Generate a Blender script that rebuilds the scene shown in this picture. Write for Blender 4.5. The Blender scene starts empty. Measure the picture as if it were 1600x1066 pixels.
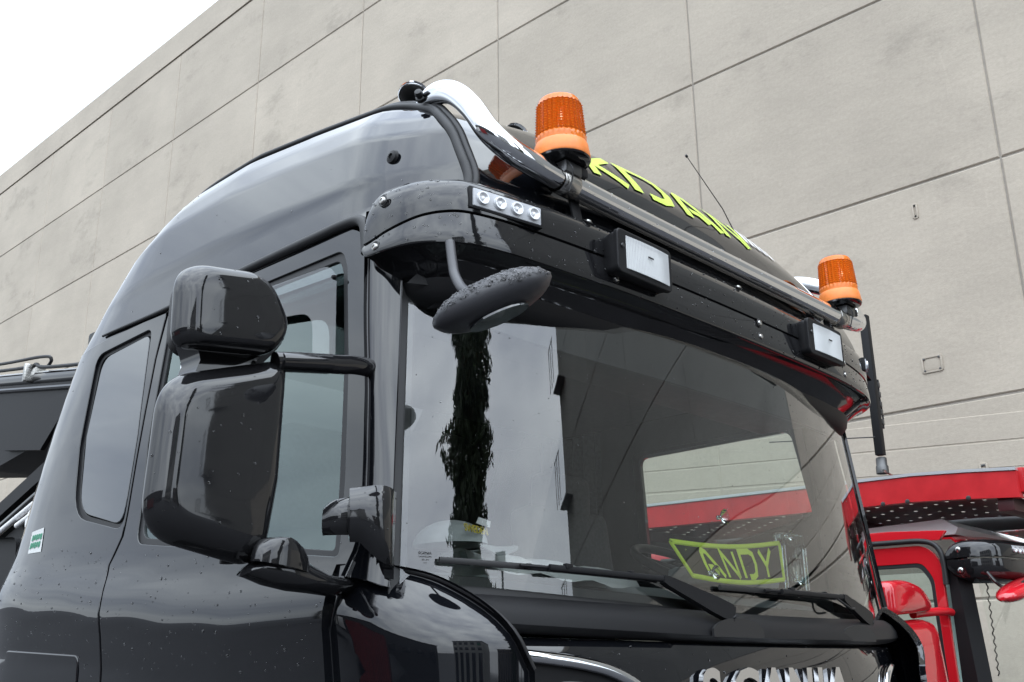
import bpy, bmesh, math, random
from mathutils import Vector as V, Matrix, noise as mnoise
from mathutils.geometry import delaunay_2d_cdt
random.seed(7)
scn = bpy.context.scene
R = math.radians

# ------------------------------------------------------------------ camera
cam = bpy.data.cameras.new("camera"); camo = bpy.data.objects.new("camera", cam)
scn.collection.objects.link(camo); scn.camera = camo
right = V((0.68826888, -0.72538951, -0.0097981)); down = V((0.21594436, 0.21775028, -0.95181555)); fwd = V((0.69257056, 0.65298918, 0.30651452))
m = Matrix.Identity(4)
for i in range(3):
    m[i][0] = right[i]; m[i][1] = -down[i]; m[i][2] = -fwd[i]
m[2][3] = 1.7
camo.matrix_world = m
cam.lens = 36 * 1610 / 1600; cam.sensor_width = 36; cam.clip_start = 0.05; cam.clip_end = 3000

# ------------------------------------------------------------------ sky (overcast, with thin blue-grey breaks)
world = bpy.data.worlds.new("World"); scn.world = world; world.use_nodes = True
nt = world.node_tree; nt.nodes.clear(); N = nt.nodes.new; L = nt.links.new
out = N('ShaderNodeOutputWorld'); bg1 = N('ShaderNodeBackground'); bg2 = N('ShaderNodeBackground'); mx = N('ShaderNodeMixShader')
sky = N('ShaderNodeTexSky'); sky.sky_type = 'NISHITA'; sky.sun_disc = False; sky.sun_elevation = R(48); sky.sun_rotation = R(205)
L(sky.outputs[0], bg1.inputs[0]); bg1.inputs[1].default_value = 0.11
tc = N('ShaderNodeTexCoord'); mp = N('ShaderNodeMapping'); mp.inputs['Scale'].default_value = (1.2, 1.2, 3.2)
n1 = N('ShaderNodeTexNoise'); n1.inputs['Scale'].default_value = 2.2; n1.inputs['Detail'].default_value = 7; n1.inputs['Roughness'].default_value = .55
L(tc.outputs['Generated'], mp.inputs[0]); L(mp.outputs[0], n1.inputs[0])
cr = N('ShaderNodeValToRGB'); cr.color_ramp.elements[0].position = .34; cr.color_ramp.elements[0].color = (.46, .52, .62, 1)
cr.color_ramp.elements[1].position = .68; cr.color_ramp.elements[1].color = (.85, .93, 1, 1)
L(n1.outputs[0], cr.inputs[0])
sx = N('ShaderNodeSeparateXYZ'); L(tc.outputs['Generated'], sx.inputs[0])
mr = N('ShaderNodeMapRange'); mr.inputs['From Min'].default_value = 0; mr.inputs['From Max'].default_value = 1; mr.inputs['To Min'].default_value = 1.35; mr.inputs['To Max'].default_value = 2.9
L(sx.outputs[2], mr.inputs[0])
# broad brightening of the cloud deck round the hidden sun
dp = N('ShaderNodeVectorMath'); dp.operation = 'DOT_PRODUCT'; dp.inputs[1].default_value = (-.38, -.55, .74); L(tc.outputs['Generated'], dp.inputs[0])
gm = N('ShaderNodeMapRange'); gm.inputs['From Min'].default_value = 0; gm.inputs['From Max'].default_value = 1; gm.inputs['To Min'].default_value = 1; gm.inputs['To Max'].default_value = 2.5; L(dp.outputs['Value'], gm.inputs[0])
mm = N('ShaderNodeMath'); mm.operation = 'MULTIPLY'; L(mr.outputs[0], mm.inputs[0]); L(gm.outputs[0], mm.inputs[1])
L(cr.outputs[0], bg2.inputs[0]); L(mm.outputs[0], bg2.inputs[1])
mx.inputs[0].default_value = .93
L(bg1.outputs[0], mx.inputs[1]); L(bg2.outputs[0], mx.inputs[2]); L(mx.outputs[0], out.inputs[0])
sun = bpy.data.lights.new("sun", 'SUN'); sun.energy = .6; sun.angle = R(110); sun.color = (1, .97, .92)
suno = bpy.data.objects.new("sun", sun); scn.collection.objects.link(suno)
suno.rotation_euler = (R(42), 0, R(-35))
scn.view_settings.view_transform = 'Standard'; scn.view_settings.look = 'None'; scn.view_settings.gamma = 1; scn.view_settings.use_curve_mapping = False
scn.view_settings.exposure = 0.0
scn.cycles.max_bounces = 12; scn.cycles.transparent_max_bounces = 16; scn.cycles.glossy_bounces = 6
scn.cycles.sample_clamp_indirect = 6

# ------------------------------------------------------------------ helpers
def mat(name, col=(.5, .5, .5), rough=.5, metal=0., ior=1.5, noise=None, bump=None, coat=0., emit=None):
    """noise=(scale, amount, stretch), bump=(scale, strength, distance)"""
    m = bpy.data.materials.new(name); m.use_nodes = True
    t = m.node_tree; b = t.nodes['Principled BSDF']
    b.inputs['Base Color'].default_value = (*col, 1); b.inputs['Roughness'].default_value = rough
    b.inputs['Metallic'].default_value = metal; b.inputs['IOR'].default_value = ior
    b.inputs['Coat Weight'].default_value = coat; b.inputs['Coat Roughness'].default_value = .02
    tc = t.nodes.new('ShaderNodeTexCoord')
    if noise:
        n = t.nodes.new('ShaderNodeTexNoise'); n.inputs['Scale'].default_value = noise[0]; n.inputs['Detail'].default_value = 6
        mp = t.nodes.new('ShaderNodeMapping'); mp.inputs['Scale'].default_value = noise[2] if len(noise) > 2 else (1, 1, 1)
        t.links.new(tc.outputs['Object'], mp.inputs[0]); t.links.new(mp.outputs[0], n.inputs[0])
        c = t.nodes.new('ShaderNodeValToRGB'); a = noise[1]
        c.color_ramp.elements[0].position = .3; c.color_ramp.elements[1].position = .7
        c.color_ramp.elements[0].color = (*[x * (1 - a) for x in col], 1); c.color_ramp.elements[1].color = (*[min(1, x * (1 + a)) for x in col], 1)
        t.links.new(n.outputs[0], c.inputs[0]); t.links.new(c.outputs[0], b.inputs['Base Color'])
        q = t.nodes.new('ShaderNodeMapRange'); q.inputs['To Min'].default_value = rough * .8; q.inputs['To Max'].default_value = min(1, rough * 1.25)
        t.links.new(n.outputs[0], q.inputs[0]); t.links.new(q.outputs[0], b.inputs['Roughness'])
    if bump:
        n = t.nodes.new('ShaderNodeTexNoise'); n.inputs['Scale'].default_value = bump[0]; n.inputs['Detail'].default_value = 4
        t.links.new(tc.outputs['Object'], n.inputs[0])
        bp = t.nodes.new('ShaderNodeBump'); bp.inputs['Strength'].default_value = bump[1]; bp.inputs['Distance'].default_value = bump[2]
        t.links.new(n.outputs[0], bp.inputs['Height']); t.links.new(bp.outputs[0], b.inputs['Normal'])
    if emit:
        b.inputs['Emission Color'].default_value = (*emit, 1); b.inputs['Emission Strength'].default_value = 1
    return m

def glass_mat(name, tint=(.7, .8, .78), boost=1.9, wav=0., coat_tint=(1, 1, 1)):
    m = bpy.data.materials.new(name); m.use_nodes = True; t = m.node_tree; t.nodes.clear()
    o = t.nodes.new('ShaderNodeOutputMaterial'); g = t.nodes.new('ShaderNodeBsdfGlossy'); g.inputs['Roughness'].default_value = 0.0; g.inputs[0].default_value = (*coat_tint, 1)
    tr = t.nodes.new('ShaderNodeBsdfTransparent'); tr.inputs[0].default_value = (*tint, 1)
    fr = t.nodes.new('ShaderNodeFresnel'); fr.inputs[0].default_value = 1.5 if boost < 2.5 else 1.6
    mu = t.nodes.new('ShaderNodeMath'); mu.operation = 'DIVIDE'; mu.use_clamp = True
    ad = t.nodes.new('ShaderNodeMath'); ad.operation = 'ADD'; ad.inputs[1].default_value = 1; db = t.nodes.new('ShaderNodeMath'); db.operation = 'MULTIPLY'; db.inputs[1].default_value = 2
    t.links.new(fr.outputs[0], ad.inputs[0]); t.links.new(fr.outputs[0], db.inputs[0]); t.links.new(ad.outputs[0], mu.inputs[1])
    mxx = t.nodes.new('ShaderNodeMixShader')
    geo = t.nodes.new('ShaderNodeNewGeometry')
    t.links.new(db.outputs[0], mu.inputs[0]); t.links.new(mu.outputs[0], mxx.inputs[0])
    t.links.new(tr.outputs[0], mxx.inputs[1]); t.links.new(g.outputs[0], mxx.inputs[2]); t.links.new(mxx.outputs[0], o.inputs[0])
    if wav:
        tc = t.nodes.new('ShaderNodeTexCoord'); n = t.nodes.new('ShaderNodeTexNoise'); n.inputs['Scale'].default_value = 3.; n.inputs['Detail'].default_value = 1
        mp = t.nodes.new('ShaderNodeMapping'); mp.inputs['Scale'].default_value = (1.6, 1.6, .25)
        bp = t.nodes.new('ShaderNodeBump'); bp.inputs['Strength'].default_value = 1; bp.inputs['Distance'].default_value = wav
        t.links.new(tc.outputs['Object'], mp.inputs[0]); t.links.new(mp.outputs[0], n.inputs[0]); t.links.new(n.outputs[0], bp.inputs['Height'])
        t.links.new(bp.outputs[0], g.inputs['Normal'])
    return m

def link(name, me, material, parent=None):
    o = bpy.data.objects.new(name, me); scn.collection.objects.link(o)
    if material is not None:
        for q in (material if isinstance(material, (list, tuple)) else [material]): me.materials.append(q)
    if parent is not None: o.parent = parent
    return o

def mesh(name, verts, faces, material, parent=None, smooth=True, normals=None):
    me = bpy.data.meshes.new(name); me.from_pydata([tuple(v) for v in verts], [], faces); me.update()
    if smooth: me.polygons.foreach_set('use_smooth', [True] * len(me.polygons))
    if normals is not None: me.normals_split_custom_set_from_vertices([tuple(n) for n in normals])
    return link(name, me, material, parent)

def bm_obj(name, bm, material, parent=None, smooth=True, angle=40):
    me = bpy.data.meshes.new(name); bm.normal_update(); bm.to_mesh(me); bm.free()
    if smooth:
        me.polygons.foreach_set('use_smooth', [True] * len(me.polygons))
        me.set_sharp_from_angle(angle=R(angle))
    return link(name, me, material, parent)

def thing(name, label, cat, loc=(0, 0, 0), group=None):
    o = bpy.data.objects.new(name, None); scn.collection.objects.link(o); o.location = loc; o.empty_display_size = .1
    o['label'] = label; o['category'] = cat
    if group: o['group'] = group
    return o

def catmull(pts, n=6, closed=False):
    pts = [V(p) for p in pts]; res = []; k = len(pts)
    rng = range(k if closed else k - 1)
    for i in rng:
        p1, p2 = pts[i], pts[(i + 1) % k]
        p0 = pts[(i - 1) % k] if (closed or i > 0) else p1 * 2 - p2
        p3 = pts[(i + 2) % k] if (closed or i < k - 2) else p2 * 2 - p1
        for j in range(n):
            t = j / n
            res.append(.5 * ((2 * p1) + (p2 - p0) * t + (2 * p0 - 5 * p1 + 4 * p2 - p3) * t * t + (3 * p1 - p0 - 3 * p2 + p3) * t ** 3))
    if not closed: res.append(pts[-1])
    return res

def rounded(pts, rad, seg=5):
    """2D polygon with rounded corners; rad is a number or a list"""
    k = len(pts); res = []
    for i in range(k):
        r = rad[i] if isinstance(rad, (list, tuple)) else rad
        p = V(pts[i]).to_2d(); a = V(pts[i - 1]).to_2d(); b = V(pts[(i + 1) % k]).to_2d()
        if r <= 0: res.append(p); continue
        da = (a - p); db = (b - p); r1 = min(r, da.length * .48, db.length * .48)
        A = p + da.normalized() * r1; B = p + db.normalized() * r1
        for j in range(seg + 1):
            t = j / seg; res.append(A * (1 - t) ** 2 + p * 2 * t * (1 - t) + B * t * t)
    return res

def interp(x, xs, ys):
    if x <= xs[0]: return ys[0]
    for i in range(len(xs) - 1):
        if x <= xs[i + 1]:
            t = (x - xs[i]) / (xs[i + 1] - xs[i]); return ys[i] * (1 - t) + ys[i + 1] * t
    return ys[-1]

def smooth_fn(pts, n=400, passes=30, extend=True):
    """tabulated smooth interpolation of control points (Catmull-like by blurred linear table)"""
    xs = [p[0] for p in pts]; ys = [p[1] for p in pts]; lo, hi = xs[0], xs[-1]
    tab = [interp(lo + (hi - lo) * i / n, xs, ys) for i in range(n + 1)]
    for _ in range(passes):
        tab = [tab[0]] + [(tab[i - 1] + 2 * tab[i] + tab[i + 1]) / 4 for i in range(1, n)] + [tab[-1]]
    def f(x):
        t = (x - lo) / (hi - lo) * n
        if t <= 0: return tab[0] + (tab[1] - tab[0]) * t
        if t >= n: return tab[n] + (tab[n] - tab[n - 1]) * (t - n)
        i = int(t); u = t - i
        return tab[i] * (1 - u) + tab[i + 1] * u
    return f

def inside(p, poly):
    x, y = p[0], p[1]; c = False; j = len(poly) - 1
    for i in range(len(poly)):
        xi, yi = poly[i][0], poly[i][1]; xj, yj = poly[j][0], poly[j][1]
        if (yi > y) != (yj > y) and x < (xj - xi) * (y - yi) / (yj - yi) + xi: c = not c
        j = i
    return c

def dens(poly, step):
    res = []
    for i in range(len(poly)):
        a = V(poly[i][:2]); b = V(poly[(i + 1) % len(poly)][:2]); k = max(1, int(math.ceil((b - a).length / step)))
        for j in range(k): res.append(a.lerp(b, j / k))
    out_ = [res[0]]
    for p in res[1:]:
        if (p - out_[-1]).length > 1e-4: out_.append(p)
    if (out_[0] - out_[-1]).length < 1e-4: out_.pop()
    return out_

def panel(name, S, outline, material, parent, holes=(), step=.03, flange=.02, off=0., flip=1, bevel=.0025):
    """sheet on surface S(u,v) cut to a 2D outline (with holes), with rounded returned edges"""
    def nrm(u, v, e=1e-3):
        a = S(u + e, v) - S(u - e, v); b = S(u, v + e) - S(u, v - e); n = a.cross(b) * flip
        return n.normalized() if n.length > 1e-12 else V((0, 0, 1))
    loops = [dens(outline, step)] + [dens(h, step) for h in holes]
    pts = []; edges = []
    for lp in loops:
        s = len(pts); pts += lp; edges += [(s + i, s + (i + 1) % len(lp)) for i in range(len(lp))]
    us = [p[0] for p in loops[0]]; vs = [p[1] for p in loops[0]]
    allb = [p for lp in loops for p in lp]
    cell = {}
    for p in allb: cell.setdefault((int(p[0] // step), int(p[1] // step)), []).append(p)
    u = min(us) + step * .5
    while u < max(us):
        v = min(vs) + step * .5
        while v < max(vs):
            q = V((u, v))
            if inside(q, loops[0]) and not any(inside(q, h) for h in loops[1:]):
                cu, cv = int(u // step), int(v // step); ok = True
                for a in (-1, 0, 1):
                    for b in (-1, 0, 1):
                        for p in cell.get((cu + a, cv + b), ()):
                            if (p - q).length < step * .45: ok = False
                if ok: pts.append(q)
            v += step
        u += step
    r = delaunay_2d_cdt(pts, edges, [], 1, 1e-6)
    vv, ff = r[0], r[2]
    faces = []
    for f in ff:
        c = sum((vv[i] for i in f), V((0, 0))) / len(f)
        if inside(c, loops[0]) and not any(inside(c, h) for h in loops[1:]): faces.append(list(f))
    NN = [nrm(p[0], p[1]) for p in vv]; P = [S(p[0], p[1]) + n * off for p, n in zip(vv, NN)]
    for f in faces:
        n = (P[f[1]] - P[f[0]]).cross(P[f[2]] - P[f[0]])
        if n.dot(NN[f[0]]) < 0: f.reverse()
    if flange > 0:
        for li, lp in enumerate(loops):
            area = sum(lp[i][0] * lp[(i + 1) % len(lp)][1] - lp[(i + 1) % len(lp)][0] * lp[i][1] for i in range(len(lp)))
            sgn = (1 if area > 0 else -1) * (1 if li == 0 else -1)
            rings = [[], [], [], []]; k = len(lp)
            for i in range(k):
                p = lp[i]; t = (lp[(i + 1) % k] - lp[i - 1]); t.normalize(); o2 = V((t[1], -t[0])) * sgn
                n = nrm(p[0], p[1]); base = S(p[0], p[1]) + n * off
                e = 1e-3; B = (S(p[0] + o2[0] * e, p[1] + o2[1] * e) - S(p[0], p[1]))
                B = (B - n * B.dot(n)); B.normalize()
                data = [(base, n), (base + B * bevel * .7 - n * bevel * .3, (n + B).normalized()), (base + B * bevel - n * bevel, B), (base + B * bevel - n * flange, B)]
                for q, (pos, no) in enumerate(data):
                    rings[q].append(len(P)); P.append(pos); NN.append(no)
            for q in range(3):
                for i in range(k):
                    a, b = rings[q][i], rings[q][(i + 1) % k]; c, d = rings[q + 1][(i + 1) % k], rings[q + 1][i]
                    f = [a, b, c, d]; n = (P[b] - P[a]).cross(P[d] - P[a])
                    if n.dot(NN[rings[min(q + 1, 3)][i]]) < 0: f.reverse()
                    faces.append(f)
    return mesh(name, P, faces, material, parent, True, NN)

def tube(name, pts, r, material, parent, seg=12, smooth_n=0, caps=True, closed=False, squash=1., up=None):
    if smooth_n: pts = catmull(pts, smooth_n, closed)
    pts = [V(p) for p in pts]; k = len(pts)
    bm = bmesh.new(); rings = []
    prev = None
    for i, p in enumerate(pts):
        t = ((pts[(i + 1) % k] if (closed or i < k - 1) else p) - (pts[i - 1] if (closed or i > 0) else p)).normalized()
        if up is not None: a = t.cross(V(up)).normalized()
        elif prev is None:
            a = t.cross(V((0, 0, 1)));
            if a.length < .1: a = t.cross(V((1, 0, 0)))
            a.normalize()
        else: a = (prev - t * prev.dot(t)).normalized()
        prev = a; b = t.cross(a)
        rr = r(i / (k - 1)) if callable(r) else r
        rings.append([bm.verts.new(p + (a * math.cos(2 * math.pi * j / seg) + b * math.sin(2 * math.pi * j / seg) * squash) * rr) for j in range(seg)])
    for i in range(k if closed else k - 1):
        A, B = rings[i], rings[(i + 1) % k]
        for j in range(seg): bm.faces.new((A[j], A[(j + 1) % seg], B[(j + 1) % seg], B[j]))
    if caps and not closed:
        bm.faces.new(rings[0][::-1]); bm.faces.new(rings[-1])
    bmesh.ops.recalc_face_normals(bm, faces=bm.faces)
    return bm_obj(name, bm, material, parent)

def lathe(name, prof, material, parent, loc=(0, 0, 0), axis=None, seg=32, rfun=None, angle=40):
    """prof: [(r,h)...]; axis direction of h"""
    ax = V(axis).normalized() if axis is not None else V((0, 0, 1))
    q = ax.to_track_quat('Z', 'Y'); bm = bmesh.new(); rings = []
    for r, h in prof:
        if r < 1e-6: rings.append([bm.verts.new(V(loc) + q @ V((0, 0, h)))]); continue
        rg = []
        for j in range(seg):
            a = 2 * math.pi * j / seg; rr = rfun(r, h, a) if rfun else r
            rg.append(bm.verts.new(V(loc) + q @ V((rr * math.cos(a), rr * math.sin(a), h))))
        rings.append(rg)
    for i in range(len(rings) - 1):
        A, B = rings[i], rings[i + 1]
        for j in range(seg):
            if len(A) == 1 and len(B) == 1: break
            if len(A) == 1: bm.faces.new((A[0], B[(j + 1) % seg], B[j]))
            elif len(B) == 1: bm.faces.new((A[j], A[(j + 1) % seg], B[0]))
            else: bm.faces.new((A[j], A[(j + 1) % seg], B[(j + 1) % seg], B[j]))
    bmesh.ops.recalc_face_normals(bm, faces=bm.faces)
    return bm_obj(name, bm, material, parent, angle=angle)

def box(name, c, size, material, parent, bevel=.004, rot=None, seg=2, taper=None):
    bm = bmesh.new(); bmesh.ops.create_cube(bm, size=1)
    for v in bm.verts:
        if taper and v.co.z > 0: v.co.x *= taper[0]; v.co.y *= taper[1]
        v.co = V((v.co.x * size[0], v.co.y * size[1], v.co.z * size[2]))
    if bevel: bmesh.ops.bevel(bm, geom=bm.edges[:], offset=bevel, segments=seg, affect='EDGES', profile=.6)
    M = (rot if rot is not None else Matrix.Identity(3)).to_4x4(); M.translation = V(c)
    bmesh.ops.transform(bm, matrix=M, verts=bm.verts)
    return bm_obj(name, bm, material, parent)

def sheet(name, rows, material, parent, smooth=True, thick=0., sub=0):
    """grid mesh from rows of points; optional thickness"""
    nr, nc = len(rows), len(rows[0]); vs = [V(p) for r in rows for p in r]
    fs = [(i * nc + j, i * nc + j + 1, (i + 1) * nc + j + 1, (i + 1) * nc + j) for i in range(nr - 1) for j in range(nc - 1)]
    bm = bmesh.new(); bv = [bm.verts.new(v) for v in vs]
    for f in fs:
        try: bm.faces.new([bv[i] for i in f])
        except ValueError: pass
    bmesh.ops.remove_doubles(bm, verts=bm.verts, dist=1e-6)
    bmesh.ops.recalc_face_normals(bm, faces=bm.faces)
    if thick: bmesh.ops.solidify(bm, geom=bm.faces[:], thickness=thick)
    return bm_obj(name, bm, material, parent, smooth)

def lofted(name, secs, material, parent, caps=True, angle=40):
    """closed rings of equal length joined; ends capped"""
    bm = bmesh.new(); rings = [[bm.verts.new(V(p)) for p in s] for s in secs]; n = len(rings[0])
    for A, B in zip(rings, rings[1:]):
        for j in range(n): bm.faces.new((A[j], A[(j + 1) % n], B[(j + 1) % n], B[j]))
    if caps: bm.faces.new(rings[0]); bm.faces.new(rings[-1])
    bmesh.ops.recalc_face_normals(bm, faces=bm.faces)
    return bm_obj(name, bm, material, parent, angle=angle)

def prism(name, poly, d, thick, material, parent, bevel=0.):
    """3D planar polygon (list of V) extruded by d*thick"""
    bm = bmesh.new(); f = bm.faces.new([bm.verts.new(V(p)) for p in poly])
    r = bmesh.ops.extrude_face_region(bm, geom=[f]); dv = V(d).normalized() * thick
    bmesh.ops.translate(bm, verts=[g for g in r['geom'] if isinstance(g, bmesh.types.BMVert)], vec=dv)
    bmesh.ops.recalc_face_normals(bm, faces=bm.faces)
    if bevel: bmesh.ops.bevel(bm, geom=bm.edges[:], offset=bevel, segments=2, affect='EDGES')
    return bm_obj(name, bm, material, parent)

# ------------------------------------------------------------------ materials
PAINT = mat('black_paint', (.004, .0045, .006), .035, ior=1.5, coat=.45, bump=(2.5, .5, .0012))
GLOSSPL = mat('gloss_black_plastic', (.01, .01, .011), .05, ior=1.5, coat=.3, bump=(14, .3, .0006))
PLASTIC = mat('black_plastic', (.009, .009, .010), .5, ior=1.3, bump=(260, .3, .0008))
GREYPL = mat('matt_grey_plastic', (.045, .045, .05), .38, bump=(300, .35, .0006))
RUBBER = mat('rubber', (.012, .012, .013), .5)
CHROME = mat('chrome', (.82, .83, .85), .035, metal=1, bump=(30, .15, .0006))
SATIN = mat('satin_chrome', (.75, .76, .78), .16, metal=1)
STEEL = mat('brushed_steel', (.45, .44, .42), .25, metal=1, noise=(30, .2, (1, 1, 8)))
DARKSTEEL = mat('dark_steel', (.10, .10, .10), .35, metal=.8)
INTER = mat('interior_trim', (.04, .043, .045), .7, noise=(40, .15))
DASH = mat('dashboard_plastic', (.22, .24, .245), .6, noise=(60, .1), bump=(300, .2, .0006))
SEAT = mat('seat_fabric', (.07, .075, .08), .9, noise=(80, .25))
DARKIN = mat('dark_interior', (.02, .022, .023), .8)
GLASS = glass_mat('windscreen_glass', (.92, .96, .94), 2.8)
SIDEGLASS = glass_mat('side_glass', (.62, .74, .71), 2.9, coat_tint=(.86, 1, .98))
TINT = mat('privacy_glass', (.02, .024, .028), .02, ior=1.6, coat=1.0)
LENS = glass_mat('lamp_lens', (.9, .92, .92), 1.4)
SMOKE = glass_mat('smoked_perspex', (.12, .12, .12), 1.9)
MIRROR = mat('mirror_glass', (.8, .82, .82), .01, metal=1)
SILVER = mat('reflector', (.9, .9, .9), .12, metal=1)
GREEN = mat('lime_vinyl', (.50, .66, .09), .4)
WHITEV = mat('white_vinyl', (.8, .8, .8), .4)
STICKG = mat('green_print', (.02, .22, .12), .5)
ORCAP = mat('orange_plastic', (.85, .24, .05), .4, noise=(60, .08))
RED = mat('red_paint', (.52, .012, .02), .06, coat=.6, bump=(3, .3, .001))
REDMAT = mat('red_steel', (.50, .015, .02), .35, noise=(12, .12))
GOLD = mat('gold_thread', (.75, .6, .1), .5)
WHITECLOTH = mat('pale_cloth', (.55, .56, .55), .9)
WATER = bpy.data.materials.new('water'); WATER.use_nodes = True
_b = WATER.node_tree.nodes['Principled BSDF']; _b.inputs['Transmission Weight'].default_value = 1; _b.inputs['IOR'].default_value = 1.33; _b.inputs['Roughness'].default_value = 0

AMBER = bpy.data.materials.new('amber_lens'); AMBER.use_nodes = True
t = AMBER.node_tree; t.nodes.clear()
o_ = t.nodes.new('ShaderNodeOutputMaterial'); g_ = t.nodes.new('ShaderNodeBsdfGlossy'); g_.inputs[1].default_value = .08
tl = t.nodes.new('ShaderNodeBsdfTranslucent'); tl.inputs[0].default_value = (1, .32, .03, 1)
tp = t.nodes.new('ShaderNodeBsdfTransparent'); tp.inputs[0].default_value = (1, .34, .02, 1)
df = t.nodes.new('ShaderNodeBsdfDiffuse'); df.inputs[0].default_value = (1, .25, .02, 1)
m1 = t.nodes.new('ShaderNodeMixShader'); m1.inputs[0].default_value = .65; m2 = t.nodes.new('ShaderNodeMixShader'); m2.inputs[0].default_value = .10
m3 = t.nodes.new('ShaderNodeMixShader'); fr = t.nodes.new('ShaderNodeFresnel'); fr.inputs[0].default_value = 1.5
t.links.new(tl.outputs[0], m1.inputs[1]); t.links.new(df.outputs[0], m1.inputs[2]); t.links.new(m1.outputs[0], m2.inputs[1]); t.links.new(tp.outputs[0], m2.inputs[2])
t.links.new(fr.outputs[0], m3.inputs[0]); t.links.new(m2.outputs[0], m3.inputs[1]); t.links.new(g_.outputs[0], m3.inputs[2]); t.links.new(m3.outputs[0], o_.inputs[0])

def concrete(name='concrete', base=(.447, .392, .320)):
    m = bpy.data.materials.new(name); m.use_nodes = True; t = m.node_tree; b = t.nodes['Principled BSDF']; b.inputs['Roughness'].default_value = .85
    geo = t.nodes.new('ShaderNodeNewGeometry'); pos = geo.outputs['Position']
    def noise(sc, det, rough, scale):
        mp = t.nodes.new('ShaderNodeMapping'); mp.inputs['Scale'].default_value = scale
        n = t.nodes.new('ShaderNodeTexNoise'); n.inputs['Scale'].default_value = sc; n.inputs['Detail'].default_value = det; n.inputs['Roughness'].default_value = rough
        t.links.new(pos, mp.inputs[0]); t.links.new(mp.outputs[0], n.inputs[0]); return n.outputs[0]
    def ramp(s, a, b_, ca, cb):
        c = t.nodes.new('ShaderNodeValToRGB'); c.color_ramp.elements[0].position = a; c.color_ramp.elements[1].position = b_
        c.color_ramp.elements[0].color = (ca, ca, ca, 1); c.color_ramp.elements[1].color = (cb, cb, cb, 1); t.links.new(s, c.inputs[0]); return c.outputs[0]
    def mul(a, b_):
        x = t.nodes.new('ShaderNodeMix'); x.data_type = 'RGBA'; x.blend_type = 'MULTIPLY'; x.inputs[0].default_value = 1
        t.links.new(a, x.inputs[6]); t.links.new(b_, x.inputs[7]); return x.outputs[2]
    # mottling, horizontal board marks, damp smears, fine grain, pale lime runs
    c = mul(ramp(noise(.45, 5, .6, (1, 1, 1)), .35, .7, .89, 1.05), ramp(noise(1.3, 7, .75, (1, .45, 1.6)), .3, .7, .93, 1.05))
    c = mul(c, ramp(noise(.8, 8, .75, (1, .5, .9)), .55, .76, 1.0, .64))
    c = mul(c, ramp(noise(2.6, 8, .8, (1, .8, .6)), .62, .74, 1.0, .90))
    c = mul(c, ramp(noise(26, 5, .7, (1, 1, 1)), .3, .7, .93, 1.06))
    c = mul(c, ramp(noise(1.3, 6, .7, (1, 3.5, .35)), .64, .74, 1.0, 1.13))
    oi = t.nodes.new('ShaderNodeObjectInfo'); c = mul(c, ramp(oi.outputs['Random'], 0, 1, .95, 1.03))
    x = t.nodes.new('ShaderNodeMix'); x.data_type = 'RGBA'; x.blend_type = 'MULTIPLY'; x.inputs[0].default_value = 1
    x.inputs[7].default_value = (*base, 1); t.links.new(c, x.inputs[6]); t.links.new(x.outputs[2], b.inputs['Base Color'])
    bp = t.nodes.new('ShaderNodeBump'); bp.inputs['Strength'].default_value = .5; bp.inputs['Distance'].default_value = .01
    t.links.new(noise(7, 8, .75, (1, .7, 1.3)), bp.inputs['Height']); t.links.new(bp.outputs[0], b.inputs['Normal'])
    return m
CONC = concrete(); CONCF = concrete('forward_concrete', (.235, .225, .20)); CONCD = concrete('dark_concrete', (.33, .30, .26)); ASPH = mat('asphalt', (.030, .030, .033), .85, noise=(3, .3), bump=(120, .4, .004))

# ------------------------------------------------------------------ ground
g = mesh('ground', [(-400, -400, 0), (400, -400, 0), (400, 400, 0), (-400, 400, 0)], [(0, 1, 2, 3)], ASPH, smooth=False); g['kind'] = 'structure'

# ------------------------------------------------------------------ concrete wall (parallel to the truck), built of panels
wall = thing('concrete_wall', 'tall pale concrete panel wall of the building behind both trucks', 'wall', (10, 30, 0))
WX = 10.
def wbox(name, y0, y1, z0, z1, x0=WX, dep=.25, material=CONC, za=None, zb=None, bev=.012):
    """panel whose face is at x0; za, zb = (bottom, top) height at y0 and y1 ends"""
    a0, a1 = za or (z0, z1); b0, b1 = zb or (z0, z1)
    vs = [(x0, y0, a0), (x0, y1, b0), (x0, y1, b1), (x0, y0, a1)]
    P = []; e = bev
    P += [(x0 + e, y0, a0), (x0 + e, y1, b0), (x0 + e, y1, b1), (x0 + e, y0, a1)]
    P += [(x0, y0 + e, a0 + e), (x0, y1 - e, b0 + e), (x0, y1 - e, b1 - e), (x0, y0 + e, a1 - e)]
    P += [(x0 + dep, y0, a0), (x0 + dep, y1, b0), (x0 + dep, y1, b1), (x0 + dep, y0, a1)]
    F = [(7, 6, 5, 4), (4, 5, 1, 0), (5, 6, 2, 1), (6, 7, 3, 2), (7, 4, 0, 3), (0, 1, 9, 8), (1, 2, 10, 9), (2, 3, 11, 10), (3, 0, 8, 11)]
    o = mesh(name, [V(p) - V((10, 30, 0)) for p in P], F, material, wall, smooth=False); return o
zj = [0, 1.2, 2.3, 3.12, 4.15, 6.51, 8.83, 11.13, 13.38, 15.64, 16.37]
yj0 = 2.76; gap = .010
WEND = -15.0
ys = [yj0 + 3.455 * k for k in range(-7, 23)]
ys = [y for y in ys if y > WEND + .6]; ys = [WEND] + ys
tilt = lambda z, y: z + (y - 3.6) * .062 if 3.3 < z < 4.1 else z
zlow = [0, 1.2, 2.3, 3.12, 3.49, 3.745, 4.01]
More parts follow.
